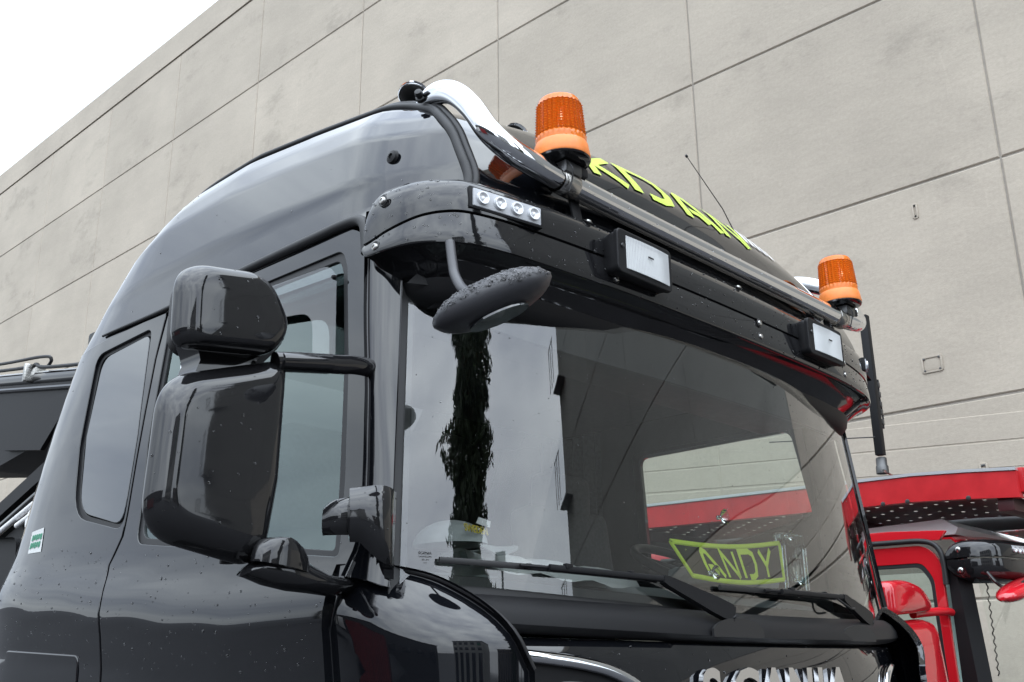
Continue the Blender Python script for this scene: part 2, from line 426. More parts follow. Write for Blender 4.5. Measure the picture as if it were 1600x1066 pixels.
for i in range(len(ys) - 1):
    y0, y1 = ys[i], ys[i + 1]; ygap = .009
    for a, b in zip(zj[4:-1], zj[5:]):
        if b > 16: 
            continue
        wbox('panel', y0 + ygap, y1 - ygap, a + gap, b - gap, material=CONCF if y1 < -.5 else CONC)  # forward panels coloured darker to bring down their reflection in the windscreen
for i in range(len(ys) - 1):
    y0, y1 = ys[i], ys[i + 1]
    if y0 > 26 : continue
    if y1 < -8: 
        wbox('panel', y0 + .009, y1 - .009, 0, 4.15 - gap, material=CONCF); continue
    for a, b in zip([0, 2.3, 3.12], [2.3, 3.12, 3.49]):
        wbox('panel', y0 + .009, y1 - .009, a + .008, b - .008, za=(a + .008, tilt(b, y0) - .008) if b > 3.3 and abs(y0-2.76) < 8 else None, zb=(a + .008, tilt(b, y1) - .008) if b > 3.3 and abs(y0-2.76) < 8 else None)
    near = abs(y0 - 2.76) < 8
    f = tilt if near else (lambda z, y: z)
    for a, b in zip([3.49, 3.745, 4.01], [3.745, 4.01, 4.15 - gap]):
        top = (lambda y: f(b, y) - .006) if b < 4.1 else (lambda y: 4.15 - gap)
        if f(a, y1) + .02 > top(y1) or f(a, y0) + .02 > top(y0): continue
        wbox('panel', y0 + .009, y1 - .009, a, b, za=(f(a, y0) + .006, top(y0)), zb=(f(a, y1) + .006, top(y1)), bev=.005)
wbox('filler_strip', -6, 13, 3.42, 4.14, x0=WX + .005, dep=.1)
cop = [(WX - .015, WEND - .1, 15.67), (WX - .015, 110, 15.67), (WX - .015, 110, 16.37), (WX - .015, WEND - .1, 16.37), (WX + .6, WEND - .1, 15.67), (WX + .6, 110, 15.67), (WX + .6, 110, 16.37), (WX + .6, WEND - .1, 16.37)]
bxf = [(3, 2, 1, 0), (4, 5, 6, 7), (0, 1, 5, 4), (1, 2, 6, 5), (2, 3, 7, 6), (3, 0, 4, 7)]
mesh('parapet', [V(p) - V((10, 30, 0)) for p in cop], bxf, CONC, wall, smooth=False)
bk = [(WX + .018, WEND, 0), (WX + .018, 110, 0), (WX + .018, 110, 15.66), (WX + .018, WEND, 15.66), (WX + 3, WEND, 0), (WX + 3, 110, 0), (WX + 3, 110, 15.66), (WX + 3, WEND, 15.66)]
mesh('backing', [V(p) - V((10, 30, 0)) for p in bk], bxf, CONCD, wall, smooth=False)
def wl(p): return V(p) - V((10, 30, 0))
def recess(y, z, w, h):
    # cast-in fixing pocket: raised mortar rim round a shallow box
    for dy, dz, sy, sz in ((0, h / 2, w, .02), (0, -h / 2, w, .02), (w / 2, 0, .02, h), (-w / 2, 0, .02, h)):
        box('mortar_rim', wl((WX - .004, y + dy, z + dz)), (.016, sy, sz), CONC, wall, .003)
    box('fixing_pocket', wl((WX - .001, y, z)), (.006, w - .03, h - .03), CONC, wall, .001)
    for sy in (-1, 1):
        for sz in (-1, 1): box('bolt', wl((WX - .012, y + sy * (w / 2 - .02), z + sz * (h / 2 - .015))), (.012, .018, .018), DARKSTEEL, wall, .003)
recess(3.70, 4.575, .19, .15); recess(3.655, 6.22, .04, .15); recess(3.36, 3.46, .06, .13)
# balconies / ladders on the wall's end, seen in the windscreen's reflection
for k in range(6):
    box('balcony', wl((WX - .25, WEND + .5, 2.6 + k * 2.6)), (.5, .9, .05), DARKSTEEL, wall, .01)
    for q in range(3): box('railing', wl((WX - .68, WEND + .0 + q * .3, 3.1 + k * 2.6)), (.03, .03, 1.0), DARKSTEEL, wall, 0)
    box('railing', wl((WX - .68, WEND + .3, 3.62 + k * 2.6)), (.03, .8, .03), DARKSTEEL, wall, 0)

# ================================================================== BLACK TRUCK
truck = thing('truck', 'glossy black wet truck cab with sun visor, chrome roof bar and amber beacons', 'truck', (2.43, 3, 0))
TO = V((2.43, 3, 0))
class Rel:  # everything of the truck is modelled in world coordinates, then parented without moving
    pass
def attach(o, p=None):
    p = p or truck
    o.parent = p
    off = V((0, 0, 0)); q = p
    while q is not None: off += q.location; q = q.parent
    for v in o.data.vertices: v.co -= off
    return o
_real_link = link
def tl_(o, p=None): return attach(o, p)

yb = smooth_fn([(1.0, -.0), (1.5, -.0), (1.7, 0), (2.0, .035), (2.67, .14), (3.08, .235), (3.6, .30)])   # belt rise towards the rear
ysw = smooth_fn([(1.0, .02), (1.7, .0), (2.1, -.005), (2.69, .045), (3.3, .10), (3.8, .12)])
prof_hi = smooth_fn([(1.9, 1.298), (2.0, 1.308), (2.1, 1.315), (2.4, 1.328), (2.69, 1.345), (2.8, 1.352)], passes=20)
prof_lo = smooth_fn([(-.9, 1.305), (-.3, 1.302), (-.14, 1.297), (-.05, 1.284), (-.015, 1.276), (.015, 1.276), (.05, 1.282), (.10, 1.296), (.16, 1.304), (.3, 1.310)], n=600, passes=24)
def body_x(y, z):
    if z > 2.25: return prof_hi(z)
    zr = z - (1.815 + ysw(y) + 0)      # height above the swage line
    a = prof_lo(min(zr, .3)) if zr < .3 else None
    hi = prof_hi(max(z, 1.9)) if z > 1.9 else 1.298
    w = min(1, max(0, (zr - .06) / .22)); w = w * w * (3 - 2 * w)
    return (prof_lo(min(zr, .3))) * (1 - w) + hi * w
yc_f = smooth_fn([(.8, 3.43), (1.8, 3.41), (2.07, 3.35), (2.27, 3.30), (2.44, 3.245), (2.6, 3.18), (2.77, 3.10), (2.9, 3.03), (3.0, 2.96), (3.2, 2.80)], passes=60)
RC = .34
def corner(y, z):
    """returns (dx, y') for the rear corner bend; y is arc length"""
    yc = yc_f(z)
    if y <= yc - .25: return 0., y
    # soft entry into the corner
    s = y - (yc - .25); a = s * s / (2 * .5 * RC * 3.0) if s < .5 else None
    ang = min(s * s / (.5 * RC * 3.2), 1e9) if s < .3 else (.09 / (.5 * RC * 3.2) + (s - .3) / RC * .9)
    # integrate numerically
    n = 16; x = 0; yy = yc - .25; ds = s / n
    for i in range(n):
        q = (i + .5) * ds; an = q * q / (.5 * RC * 3.2) if q < .3 else (.09 / (.5 * RC * 3.2) + (q - .3) / RC)
        an = min(an, 1.55); x += math.sin(an) * ds; yy += math.cos(an) * ds
    return x, yy
def side(y, z):
    dx, y2 = corner(y, z)
    return V((body_x(y, z) + dx, y2, z))
# roof side: t runs up the profile
rp_in = smooth_fn([(0, 0), (.15, .014), (.28, .043), (.36, .08), (.42, .12), (.46, .162), (.50, .215), (.54, .28), (.6, .36), (.8, .6)], passes=16)
rp_h = smooth_fn([(0, 0), (.15, .15), (.28, .28), (.36, .355), (.42, .405), (.46, .435), (.50, .462), (.54, .485), (.6, .505), (.8, .55)], passes=16)
hf = smooth_fn([(1.3, .78), (1.55, .80), (1.7, .84), (1.86, .96), (2.13, 1.05), (2.45, 1.14), (2.8, 1.13), (3.0, 1.06), (3.15, .96), (3.35, .8), (3.6, .6)], passes=24)
def roofside(y, t):
    s = hf(y) if t > 0 else 1
    h = rp_h(max(t, 0)) * s; z = 2.69 + (h if t >= 0 else t)
    zz = min(z, 3.2); dx, y2 = corner(y, zz)
    dx += max(0, 1.85 - y) ** 2 * min(1, max(0, t) / .05)
    lean = max(0, y - 2.45) ** 2 * .35 * max(t, 0)
    return V((prof_hi(min(z, 2.8)) - (.005 if t > 0 else 0) * 0 + rp_in(max(t, 0)) + dx * (1 if t < .3 else 1), y2 - lean, z))

# ---- rear quarter (sleeper) panel with its window hole
q_out = [(2.70, 2.694), (3.30, 2.694), (3.62, 2.694), (3.85, 2.3), (3.85, 1.0), (2.70, 1.0), (2.70, 1.69), (2.707, 1.889), (2.728, 1.985), (2.688, 2.059), (2.678, 2.264), (2.656, 2.556), (2.63, 2.694)]
wn_out = rounded([(3.047, 2.654), (2.70, 2.664), (2.680, 2.336), (2.69, 2.075), (3.02, 2.145), (3.055, 2.359)], [.05, .03, 0, .05, .09, 0])
quarter = panel('quarter_panel', side, rounded(q_out, [.0] * 13), PAINT, None, holes=[wn_out], step=.035, flip=-1); attach(quarter)
wn_in = rounded([(3.035, 2.642), (2.712, 2.650), (2.694, 2.33), (2.704, 2.09), (3.008, 2.155), (3.043, 2.36)], [.05, .03, 0, .05, .09, 0])
def inset_side(d): return lambda y, z: side(y, z) + V((d, 0, 0))
attach(panel('window_seal', inset_side(.010), wn_out, RUBBER, None, holes=[wn_in], step=.04, flip=-1, flange=.01))
attach(panel('quarter_window', inset_side(.004), rounded([(3.0, 2.632), (2.717, 2.645), (2.698, 2.33), (2.708, 2.095), (2.985, 2.16), (3.022, 2.39)], [.05, .03, 0, .05, .07, 0]), TINT, None, step=.03, flip=-1, flange=.006))
# ---- door
d_out = [(1.716, 2.645), (1.695, 2.45), (1.672, 2.287), (1.655, 2.065), (1.645, 1.965), (1.672, 1.915), (1.69, 1.837), (1.713, 1.765), (1.722, 1.686), (1.73, 1.0), (2.69, 1.0), (2.688, 1.69), (2.694, 1.889), (2.715, 1.985), (2.674, 2.059), (2.665, 2.264), (2.642, 2.556), (2.612, 2.688), (1.775, 2.688)]
door_hole = rounded([(2.60, 2.655), (1.80, 2.64), (1.778, 2.59), (1.742, 2.359), (1.722, 2.087), (1.712, 1.925), (2.60, 2.03), (2.62, 2.3)], [.03, .06, 0, 0, 0, .02, .04, 0])
door = panel('door', side, rounded(d_out, [0] * 17 + [.02, .04]), PAINT, None, holes=[door_hole], step=.03, flip=-1); attach(door)
dw_in = rounded([(2.585, 2.640), (1.815, 2.620), (1.797, 2.58), (1.764, 2.359), (1.748, 2.087), (1.736, 1.94), (2.585, 2.045), (2.603, 2.3)], [.03, .06, 0, 0, 0, .015, .04, 0])
def sub(o, p):  # a sub-part: local to its part
    attach(o, p); return o
sub(panel('frame', inset_side(.006), door_hole, RUBBER, None, holes=[dw_in], step=.04, flip=-1, flange=.012), door)
sub(panel('window', inset_side(.012), dw_in, SIDEGLASS, None, step=.04, flip=-1, flange=0), door)
# clear wind deflector over the upper front of the door window, with fixing studs
wd = rounded([(2.30, 2.628), (1.835, 2.606), (1.80, 2.57), (1.775, 2.36), (1.86, 2.36), (1.88, 2.50), (2.28, 2.56)], [.01, .05, 0, .01, .01, .05, .01])
sub(panel('wind_deflector', inset_side(-.012), wd, glass_mat('clear_perspex', (.85, .88, .88), 1.6), None, step=.04, flip=-1, flange=0), door)
for (y_, z_) in ((1.802, 2.565), (1.786, 2.37)):
    p = side(y_, z_); sub(lathe('stud', [(0, .010), (.004, .009), (.006, .004), (.006, 0)], PLASTIC, None, p + V((-.014, 0, 0)), (-1, 0, 0), 10), door)
# door moulding (rubber rain gutter) over the door, bending down at the front
gp = [(3.02, 2.712), (2.648, 2.702), (2.391, 2.706), (2.174, 2.706), (1.92, 2.704), (1.79, 2.702), (1.735, 2.690), (1.715, 2.655), (1.705, 2.60)]
attach(tube('rain_gutter', [side(a, b) + V((-.004, 0, 0)) for a, b in catmull([V((a, b)) for a, b in gp], 6)], lambda t: .004 + .0095 * min(1, t * 2.2), RUBBER, None, 10))
# ---- A pillar (corner panel) between the door and the windscreen
XC = 2.43
def ws_e(z):  # half width and edge depth of the screen at height z
    return 1.10 - .055 * (z - 1.88) / .62, 1.585 + .055 * (z - 1.88) / .62
def bow(u): return .185 * (1 - abs(u) ** 2.5)
def wsurf(u, z):
    hw, ye = ws_e(z); return V((XC + hw * u, ye - bow(u), z))
def apil(s, z):
    """s in 0..1 from the door edge to the glass edge"""
    hw, ye = ws_e(z); B = V((XC - hw - .004, ye, z)); A = side(interp(z, [1.0, 1.80, 1.9, 1.965, 2.065, 2.287, 2.45, 2.645, 2.8], [1.70, 1.70, 1.668, 1.637, 1.647, 1.664, 1.687, 1.708, 1.72]), z)
    C = V((A.x + (B.x - A.x) * .12, B.y + .022, z))
    return A * (1 - s) ** 2 + C * 2 * s * (1 - s) + B * s * s
attach(panel('corner_pillar', apil, [(0, 1.885), (.5, 1.875), (1, 1.86), (1, 2.70), (0, 2.70)], PAINT, None, step=.05, flip=-1, flange=.012))
# ---- windscreen: black print frame plus glass
ZB = smooth_fn([(-1, 1.862), (-.97, 1.868), (-.85, 1.868), (-.6, 1.852), (-.3, 1.838), (0, 1.832), (.5, 1.835), (.97, 1.85), (1, 1.85)], passes=10)
ws_poly = [(-.985, ZB(-.98))] + [(u / 20, ZB(u / 20)) for u in range(-19, 20)] + [(.985, ZB(.98)), (.985, 2.62), (-.985, 2.62)]
ws_poly = [(u, z) for u, z in ws_poly]
screen = panel('windscreen', wsurf, ws_poly, GLASS, None, step=.04, flip=1, flange=0); attach(screen)
fr_out = [(-1.0, 1.84)] + [(u / 20, ZB(u / 20) - .03) for u in range(-19, 20)] + [(1.0, 1.82), (1.0, 2.66), (-1.0, 2.66)]
fr_in = rounded([(-.972, ZB(-.97) + .02)] + [(u / 20, ZB(u / 20) + .018) for u in range(-19, 20)] + [(.988, ZB(.97) + .02), (.988, 2.475), (.60, 2.428), (.2, 2.410), (-.2, 2.407), (-.55, 2.415), (-.78, 2.440), (-.972, 2.495)], [.03] + [0] * 39 + [.03, .03, .1, .1, .1, .1, .1, .02], 4)
sub(panel('frame', lambda u, z: wsurf(u, z) + V((0, .004, 0)), fr_out, RUBBER, None, holes=[fr_in], step=.04, flip=1, flange=.01), screen)
# ---- rubber sealing strip round the roof side, and the roof-side panel under it
strip2 = [(1.382, 2.66), (1.399, 2.709), (1.420, 2.757), (1.452, 2.817), (1.492, 2.867), (1.575, 2.941), (1.66, 2.988)]
def t_of(z, y):   # t for a height on the roof side at y
    lo, hi = 0., .6
    for _ in range(30):
        mid = (lo + hi) / 2
        if 2.69 + rp_h(mid) * hf(y) < z: lo = mid
        else: hi = mid
    return lo
front_edge = [(y, (t_of(z, y) if z > 2.69 else z - 2.69)) for y, z in strip2]
top_edge = [(1.75, .40), (1.86, .425), (2.0, .44), (2.2, .45), (2.5, .455), (2.8, .455), (3.0, .45), (3.2, .44), (3.5, .43), (3.85, .42)]
strip_yt = [(1.515, .03), (1.513, .085), (1.524, .138), (1.544, .198), (1.572, .272), (1.615, .34), (1.669, .404), (1.745, .444), (1.85, .459), (2.0, .457), (2.2, .455), (2.5, .455), (2.8, .455), (3.0, .45), (3.2, .44), (3.5, .43), (3.85, .42)]
roof_poly = [(a, b) for a, b in strip_yt] + [(3.85, .004), (3.0, .004), (1.72, .004), (1.52, .004)]
roofpanel = panel('roof_side_panel', roofside, roof_poly, PAINT, None, step=.035, flip=-1, flange=.015); attach(roofpanel)
strip_pts = [roofside(a, b) for a, b in [tuple(p) for p in catmull([V(p) for p in strip_yt], 5)]]
def offs(pts, d):
    r = []
    for i, p in enumerate(pts):
        r.append(p + V((-.7, -.25, .35)).normalized() * d)
    return r
seal = tube('roof_seal', offs(strip_pts, .004), lambda t: .0125 if t < .3 else (.0125 - .0045 * min(1, (t - .3) * 5)), RUBBER, None, 12); attach(seal)
seal2 = tube('roof_seal', [p + V((.007, -.013, .006)) for p in strip_pts], .0095, RUBBER, None, 10); attach(seal2)
# ---- roof front fascia and roof top, swept from the near seal to its mirror image
def mir(p): return V((2 * XC - p.x, p.y, p.z))
rows = []
sp = strip_pts
for i, p in enumerate(sp):
    q = mir(p); f = min(1, i / 30); bw = .03 + .03 * min(1, i / 20); cz = .012 + .075 * min(1, i / 34)
    row = []
    for j in range(41):
        u = -1 + 2 * j / 40; x = XC + (q.x - XC) * (-u) * -1
        k = 1 - abs(u) ** 2.6
        row.append(V((XC + (XC - p.x) * u, p.y - bw * k, p.z + cz * (1 - abs(u) ** 2.2))))
    rows.append(row)
rows_roof = [[V(p) for p in r] for r in rows]
roof = sheet('roof', rows, PAINT, None); attach(roof)
# header rail under the fascia and above the visor
def plan(pts): return smooth_fn(pts, passes=12)
hdr = []
for j in range(49):
    u = -1 + j / 24; x = XC + .965 * u; y = 1.535 - .06 * (1 - abs(u) ** 3)
    hdr.append(V((x, y, 2.782)))
attach(sheet('header_rail', [[p + V((0, a, b)) for p in hdr] for a, b in ((.03, -.055), (-.008, -.047), (-.014, -.040), (-.012, -.030), (.004, .004), (.016, .024), (.030, .030))], PAINT, None, thick=.004))
# ---- far side of the cab, rear wall, floor: mirrored / plain shells
def mside(f): return lambda y, z: mir(f(y, z))
attach(panel('quarter_panel', mside(side), q_out, PAINT, None, step=.08, flip=1))
fd = panel('door', mside(side), rounded(d_out, [0] * 17 + [.02, .04]), PAINT, None, holes=[rounded([(2.57, 2.56), (1.86, 2.565), (1.80, 2.24), (2.56, 2.10)], .04)], step=.06, flip=1); attach(fd)
sub(panel('window', mside(inset_side(.012)), rounded([(2.58, 2.57), (1.85, 2.575), (1.79, 2.23), (2.57, 2.09)], .04), glass_mat('far_glass', (.86, .93, .88), 1.2), None, step=.08, flip=1, flange=0), fd)
attach(panel('corner_pillar', mside(apil), [(0, 1.80), (1, 1.80), (1, 2.70), (0, 2.70)], PAINT, None, step=.05, flip=1, flange=.012))
attach(panel('roof_side_panel', mside(roofside), roof_poly, PAINT, None, step=.09, flip=1, flange=0))
attach(box('rear_wall', (XC, 3.42, 1.85), (1.9, .05, 2.0), INTER, None, .01))
attach(box('bunk', (XC, 3.05, 1.75), (2.1, .6, .25), SEAT, None, .04))
attach(box('floor', (XC, 2.5, 1.0), (2.2, 1.9, .06), DARKIN, None, .01))
attach(box('headlining', (XC, 2.35, 2.72), (2.08, 1.3, .04), INTER, None, .01))
attach(box('overhead_locker', (XC, 1.80, 2.62), (1.95, .26, .17), INTER, None, .03))
# inner trims of the two sides
for s in (-1, 1):
    f = side if s < 0 else mside(side)
    attach(panel('door_trim', (lambda ff, s_: (lambda y, z: ff(y, z) + V((-s_ * .05, 0, 0))))(f, s), [(1.72, 1.0), (3.0, 1.0), (3.0, 2.70), (1.80, 2.70)], INTER, None, holes=[rounded([(2.60, 2.60), (1.84, 2.60), (1.78, 2.0), (2.58, 2.05)] if s < 0 else [(2.585, 2.575), (1.85, 2.58), (1.79, 2.225), (2.575, 2.085)], .04)], step=.09, flip=s, flange=0))
rows = []
for z_ in (1.7, 2.1, 2.5, 2.66):
    rows.append([V((1.50 + .024 * math.sin(k * 1.25), 2.66 + k * .012, z_)) for k in range(30)])
attach(sheet('curtain', rows, SEAT, None))
attach(sheet('curtain', [[V((2 * XC - p.x, p.y, p.z)) for p in r_] for r_ in rows], SEAT, None))
# grab recess / speaker disc on the far trim
attach(lathe('speaker_grille', [(0, .004), (.04, .004), (.045, 0)], INTER, None, (2 * XC - 1.375, 1.9, 2.02), (-1, 0, 0), 24))

# ---- lower front: cowl strip, front panel, wings
def fplan(u): return 1.56 - .19 * (1 - abs(u) ** 2.6)
rows = []
for z_, dy in ((1.868, .045), (1.858, .018), (1.842, -.006), (1.822, -.020), (1.802, -.024), (1.792, -.016), (1.786, .01)):
    rows.append([V((XC + 1.075 * (-1 + j / 24), fplan(-1 + j / 24) + dy - .0, z_ - .028 * (1 - abs(-1 + j / 24) ** 2))) for j in range(49)])
attach(sheet('cowl', rows, PLASTIC, None, thick=.004))
# dark recess pockets for the wiper spindles and cowl joints
for (x_, w_) in ((2.20, .22), (2.85, .20)):
    c_ = V((x_, fplan((x_ - XC) / 1.075) - .018, 1.792))
    lp = []
    for j in range(17):
        a = j / 16; lp.append(c_ + V((-w_ / 2 + w_ * a, -.004 - .0 * a, .026 * math.sin(math.pi * a) ** .6)))
    attach(prism('wiper_pocket', lp + [c_ + V((w_ / 2, -.004, -.018)), c_ + V((-w_ / 2, -.004, -.018))], (0, -1, 0), .006, RUBBER, None))
rows = []
for z_, dy in ((1.775, .03), (1.772, .0), (1.765, -.010), (1.72, -.022), (1.60, -.035), (1.35, -.05), (1.0, -.06)):
    rows.append([V((XC + 1.02 * (-1 + j / 24), fplan(-1 + j / 24) + dy - .0, z_ - .012 * (1 - abs(-1 + j / 24) ** 2) * (1 if z_ > 1.7 else 0))) for j in range(49)])
attach(sheet('front_panel', rows, PAINT, None, thick=.004))
# wings: rounded corner panels below the A pillar
def wing(s_, z):
    """s_ 0 at the door, 1 at the front panel; shoulder rolls in at the top"""
    zz = min(z, 1.80); roll = max(0, z - 1.74)
    A = side(1.715, min(z, 1.9)); yv = 1.70 - .0
    t = s_
    hw = 1.135; u = 1 - t * .22
    ang = t * 1.35
    x = XC - hw + .30 * (1 - math.cos(ang)) - .012
    y = 1.706 - .31 * math.sin(ang) * 1.02
    inn = roll * roll * (.6 + 5.6 * max(t, 0) ** 1.3)
    return V((x + inn * math.cos(ang * .8) + (A.x - (XC - hw - .012)) * (1 - t) ** 2, y + inn * math.sin(ang) * .9, z))
wing_top = [(0.0, 1.905), (.2, 1.898), (.45, 1.878), (.62, 1.852), (.78, 1.815), (.9, 1.77), (1.0, 1.70)]
wtop = [tuple(p) for p in catmull([V(p) for p in wing_top], 4)]
attach(panel('wing', wing, [(0, 1.0)] + [(1.0, 1.0)] + wtop[::-1], PAINT, None, step=.03, flip=-1, flange=.02))
attach(panel('wing', lambda a, b: mir(wing(a, b)) + V((-.03, .0, 0)), [(0, 1.0)] + [(1.0, 1.0)] + wtop[::-1], PAINT, None, step=.05, flip=1, flange=.02))
attach(tube('wing_trim', [wing(a, b) + V((.004, -.012, .006)) for a, b in wtop[6:]], .0045, RUBBER, None, 8))
0 and attach(tube('wing_trim', [wing(a, b) + V((.014, -.020, -.004)) for a, b in wtop[10:]], .004, CHROME, None, 8))
# inner bulkhead so nothing shows between cowl and wing
attach(box('bulkhead', (XC, 1.66, 1.45), (2.05, .05, .80), DARKIN, None, .01))
attach(box('bulkhead', (XC, 1.60, 1.70), (1.98, .14, .12), DARKIN, None, .01))
attach(box('chassis', (XC, 3.2, .75), (1.9, 3.4, .45), DARKSTEEL, None, .02))
for y_ in (1.95,):
    for x_ in (1.5, 3.36):
        attach(lathe('wheel', [(0, -.14), (.27, -.14), (.30, -.10), (.48, -.15), (.50, -.10), (.50, .10), (.48, .15), (.30, .10), (0, .10)], RUBBER, None, (x_, y_ + .4, .5), (1, 0, 0), 32))
# chrome arcs and lettering on the front panel
def fp(x, z, d=.0): return V((x, fplan((x - XC) / 1.02) - .024 - d, z))
attach(tube('chrome_arc', [fp(x, z, .012) for x, z in catmull([V(p) for p in ((1.42, 1.742), (1.50, 1.738), (1.60, 1.729), (1.70, 1.716), (1.78, 1.697), (1.85, 1.66), (1.88, 1.60))], 6)], .013, CHROME, None, 10))
attach(tube('chrome_arc', [fp(x, z, .012) for x, z in catmull([V(p) for p in ((3.36, 1.722), (3.24, 1.716), (3.12, 1.703), (3.06, 1.68), (3.02, 1.64), (3.0, 1.58))], 6)], .011, CHROME, None, 10))
attach(prism('grille_mesh', [fp(1.42, 1.735, .001), fp(1.6, 1.72, .001), fp(1.78, 1.69, .001), fp(1.86, 1.6, .001), fp(1.86, 1.3, .001), fp(1.42, 1.3, .001)], (0, -1, 0), .005, PLASTIC, None))

def text_obj(name, body, size, material, M, ext=.002, offset=0., spacing=1., shear=0.):
    cu = bpy.data.curves.new(name, 'FONT'); cu.body = body; cu.size = size; cu.extrude = ext; cu.offset = offset; cu.space_character = spacing; cu.shear = shear
    cu.align_x = 'CENTER'; cu.resolution_u = 3
    o = bpy.data.objects.new(name, cu); dg = bpy.context.evaluated_depsgraph_get(); scn.collection.objects.link(o)
    bpy.context.view_layer.update(); dg = bpy.context.evaluated_depsgraph_get()
    me = bpy.data.meshes.new_from_object(o.evaluated_get(dg)); bpy.data.objects.remove(o)
    me.transform(M); me.materials.clear()
    return me
def put_letters():
    xs_ = [2.062, 2.192, 2.312, 2.440, 2.542, 2.645]
    for ch, x_ in zip('SCANIA', xs_):
        M = Matrix.Translation(fp(x_, 1.60, .012)) @ Matrix.Rotation(R(90), 4, 'X')
        me = text_obj('letter', ch, .148, CHROME, M @ Matrix.Diagonal((1.12 if ch != 'I' else 1.0, 1, 1, 1)), ext=.006, offset=.0045)
        attach(link('letter', me, SATIN))
put_letters()

# ---- sun visor
vis = [(1.314, 1.690), (1.314, 1.655), (1.317, 1.62), (1.327, 1.57), (1.345, 1.532), (1.375, 1.495), (1.417, 1.463), (1.50, 1.441), (1.60, 1.429), (1.75, 1.416), (2.0, 1.402), (2.43, 1.396), (2.85, 1.402), (3.05, 1.412), (3.25, 1.440), (3.37, 1.480), (3.45, 1.53), (3.51, 1.60), (3.545, 1.68)]
vp = [V((p[0], p[1], 0)) for p in catmull([V(p) for p in vis], 6)]
def vnorm(i):
    t = (vp[min(i + 1, len(vp) - 1)] - vp[max(i - 1, 0)]).normalized(); return V((t.y, -t.x, 0))
visor = bpy.data.objects.new('sun_visor', None); scn.collection.objects.link(visor); visor.parent = truck; visor.location = (0, 0, 0)
def band(name, prof, material, i0=0, i1=None, thick=.003, parent=visor, taper=None):
    i1 = len(vp) if i1 is None else i1
    rows = []
    for o_, z_ in prof:
        rows.append([])
        for i in range(i0, i1):
            e = min(i, len(vp) - 1 - i) / 9.; e = max(0, min(1, e))
            zz, oo = z_, o_
            e2 = min(i, len(vp) - 1 - i) / 34.; e2 = max(0, min(1, e2)); e2 = e2 * e2 * (3 - 2 * e2)
            if taper: zz, oo = taper(z_, o_, e, e2)
            rows[-1].append(vp[i] + vnorm(i) * oo + V((0, 0, zz)))
    return attach(sheet(name, rows, material, None, thick=thick), parent)
# upper band stands out of the lower one and rounds over at the top; near ends taper
def tap_u(z, o, e, e2):
    sm = 2.608 + .042 * e2; k = math.sqrt(max(0, 1 - (1 - min(1, e * 1.1)) ** 2)); tp = 2.738 - (1 - k) * .06
    return sm + (z - 2.652) / (2.738 - 2.652) * (tp - sm), o
band('upper_band', [(-.004, 2.652), (.001, 2.654), (.002, 2.68), (-.001, 2.705), (-.007, 2.722), (-.018, 2.733), (-.034, 2.738), (-.07, 2.735), (-.072, 2.70)], GLOSSPL, taper=tap_u)
def tap_l(z, o, e, e2):
    sm = 2.606 + .042 * e2; k = math.sqrt(max(0, 1 - (1 - min(1, e * 1.6)) ** 2)); bt = 2.570 + (1 - k) * .02
    return (sm + (z - 2.650) / (2.650 - 2.570) * (sm - bt)) if z > 2.57 else bt + (z - 2.57), o
band('lower_band', [(-.012, 2.650), (-.001, 2.648), (.0015, 2.63), (.004, 2.605), (.005, 2.588), (.003, 2.576), (-.006, 2.5705), (-.02, 2.568), (-.05, 2.545), (-.085, 2.520), (-.10, 2.51)], GLOSSPL, taper=tap_l)
band('back_plate', [(-.102, 2.51), (-.098, 2.62), (-.09, 2.70)], PLASTIC, taper=tap_l)
band('inner_lip', [(-.075, 2.535), (-.082, 2.50), (-.10, 2.478), (-.13, 2.47), (-.15, 2.50)], PLASTIC, 8, len(vp) - 8)
def screw(p, n, parent=visor, r=.0085):
    s = attach(lathe('screw', [(0, .0035), (r * .45, .0035), (r * .5, .0055), (r * .8, .0045), (r, .001), (r * 1.0, 0)], STEEL, None, p, n, 16), parent)
    attach(lathe('screw', [(r * 1.05, .0005), (r * 1.35, .0012), (r * 1.5, 0)], RUBBER, None, p, n, 16), parent)
def vat(x, side_pt=None, first=True):
    best = min(range(len(vp)), key=lambda i: abs(vp[i].x - x) + (0 if (not first or i > 12) else 5)); return best
for x_ in (1.86, 2.475, 3.06):
    i = vat(x_)
    for z_ in (2.630, 2.590): screw(vp[i] + vnorm(i) * .004 + V((0, 0, z_ + .01)), vnorm(i))
for x_ in (1.79, 2.40):
    i = vat(x_); screw(vp[i] + V((0, .012, 2.733)), V((0, -.5, .85)))
i = 5
screw(V((1.3125, 1.625, 2.695)), V((-1, 0, 0)), r=.0095); screw(V((1.3115, 1.645, 2.590)), V((-1, 0, 0)), r=.0095)
# LED marker strip at the near front corner: 4 diodes in a clear block
LEDM = mat('led_bowl', (.75, .76, .78), .35, metal=.5)
def led_block(pa, pb, h, n=4, parent=visor, nv=None, up=V((0, 0, 1))):
    d = (pb - pa); ln = d.length; d.normalize(); nn = nv or d.cross(up).normalized()
    rot = Matrix((d, nn, up)).transposed()
    attach(box('led_base', (pa + pb) / 2 + nn * .002, (ln * 1.08, .014, h * 1.15), PLASTIC, None, .002, rot), parent)
    attach(box('led_base', (pa + pb) / 2 + nn * .008, (ln, .01, h * .96), mat('led_grey', (.42, .43, .45), .25), None, .003, rot), parent)
    for k in range(n):
        c_ = pa + d * ln * (k + .5) / n + nn * .013
        attach(lathe('led', [(0, .001), (.007, .002), (.012, .007), (.0145, .007), (.0155, .0)], LEDM, None, c_, nn, 20), parent)
        attach(lathe('led', [(0, .007), (.004, .005), (.005, .001)], WHITEV, None, c_, nn, 12), parent)
a_i, b_i = vat(1.437), vat(1.60)
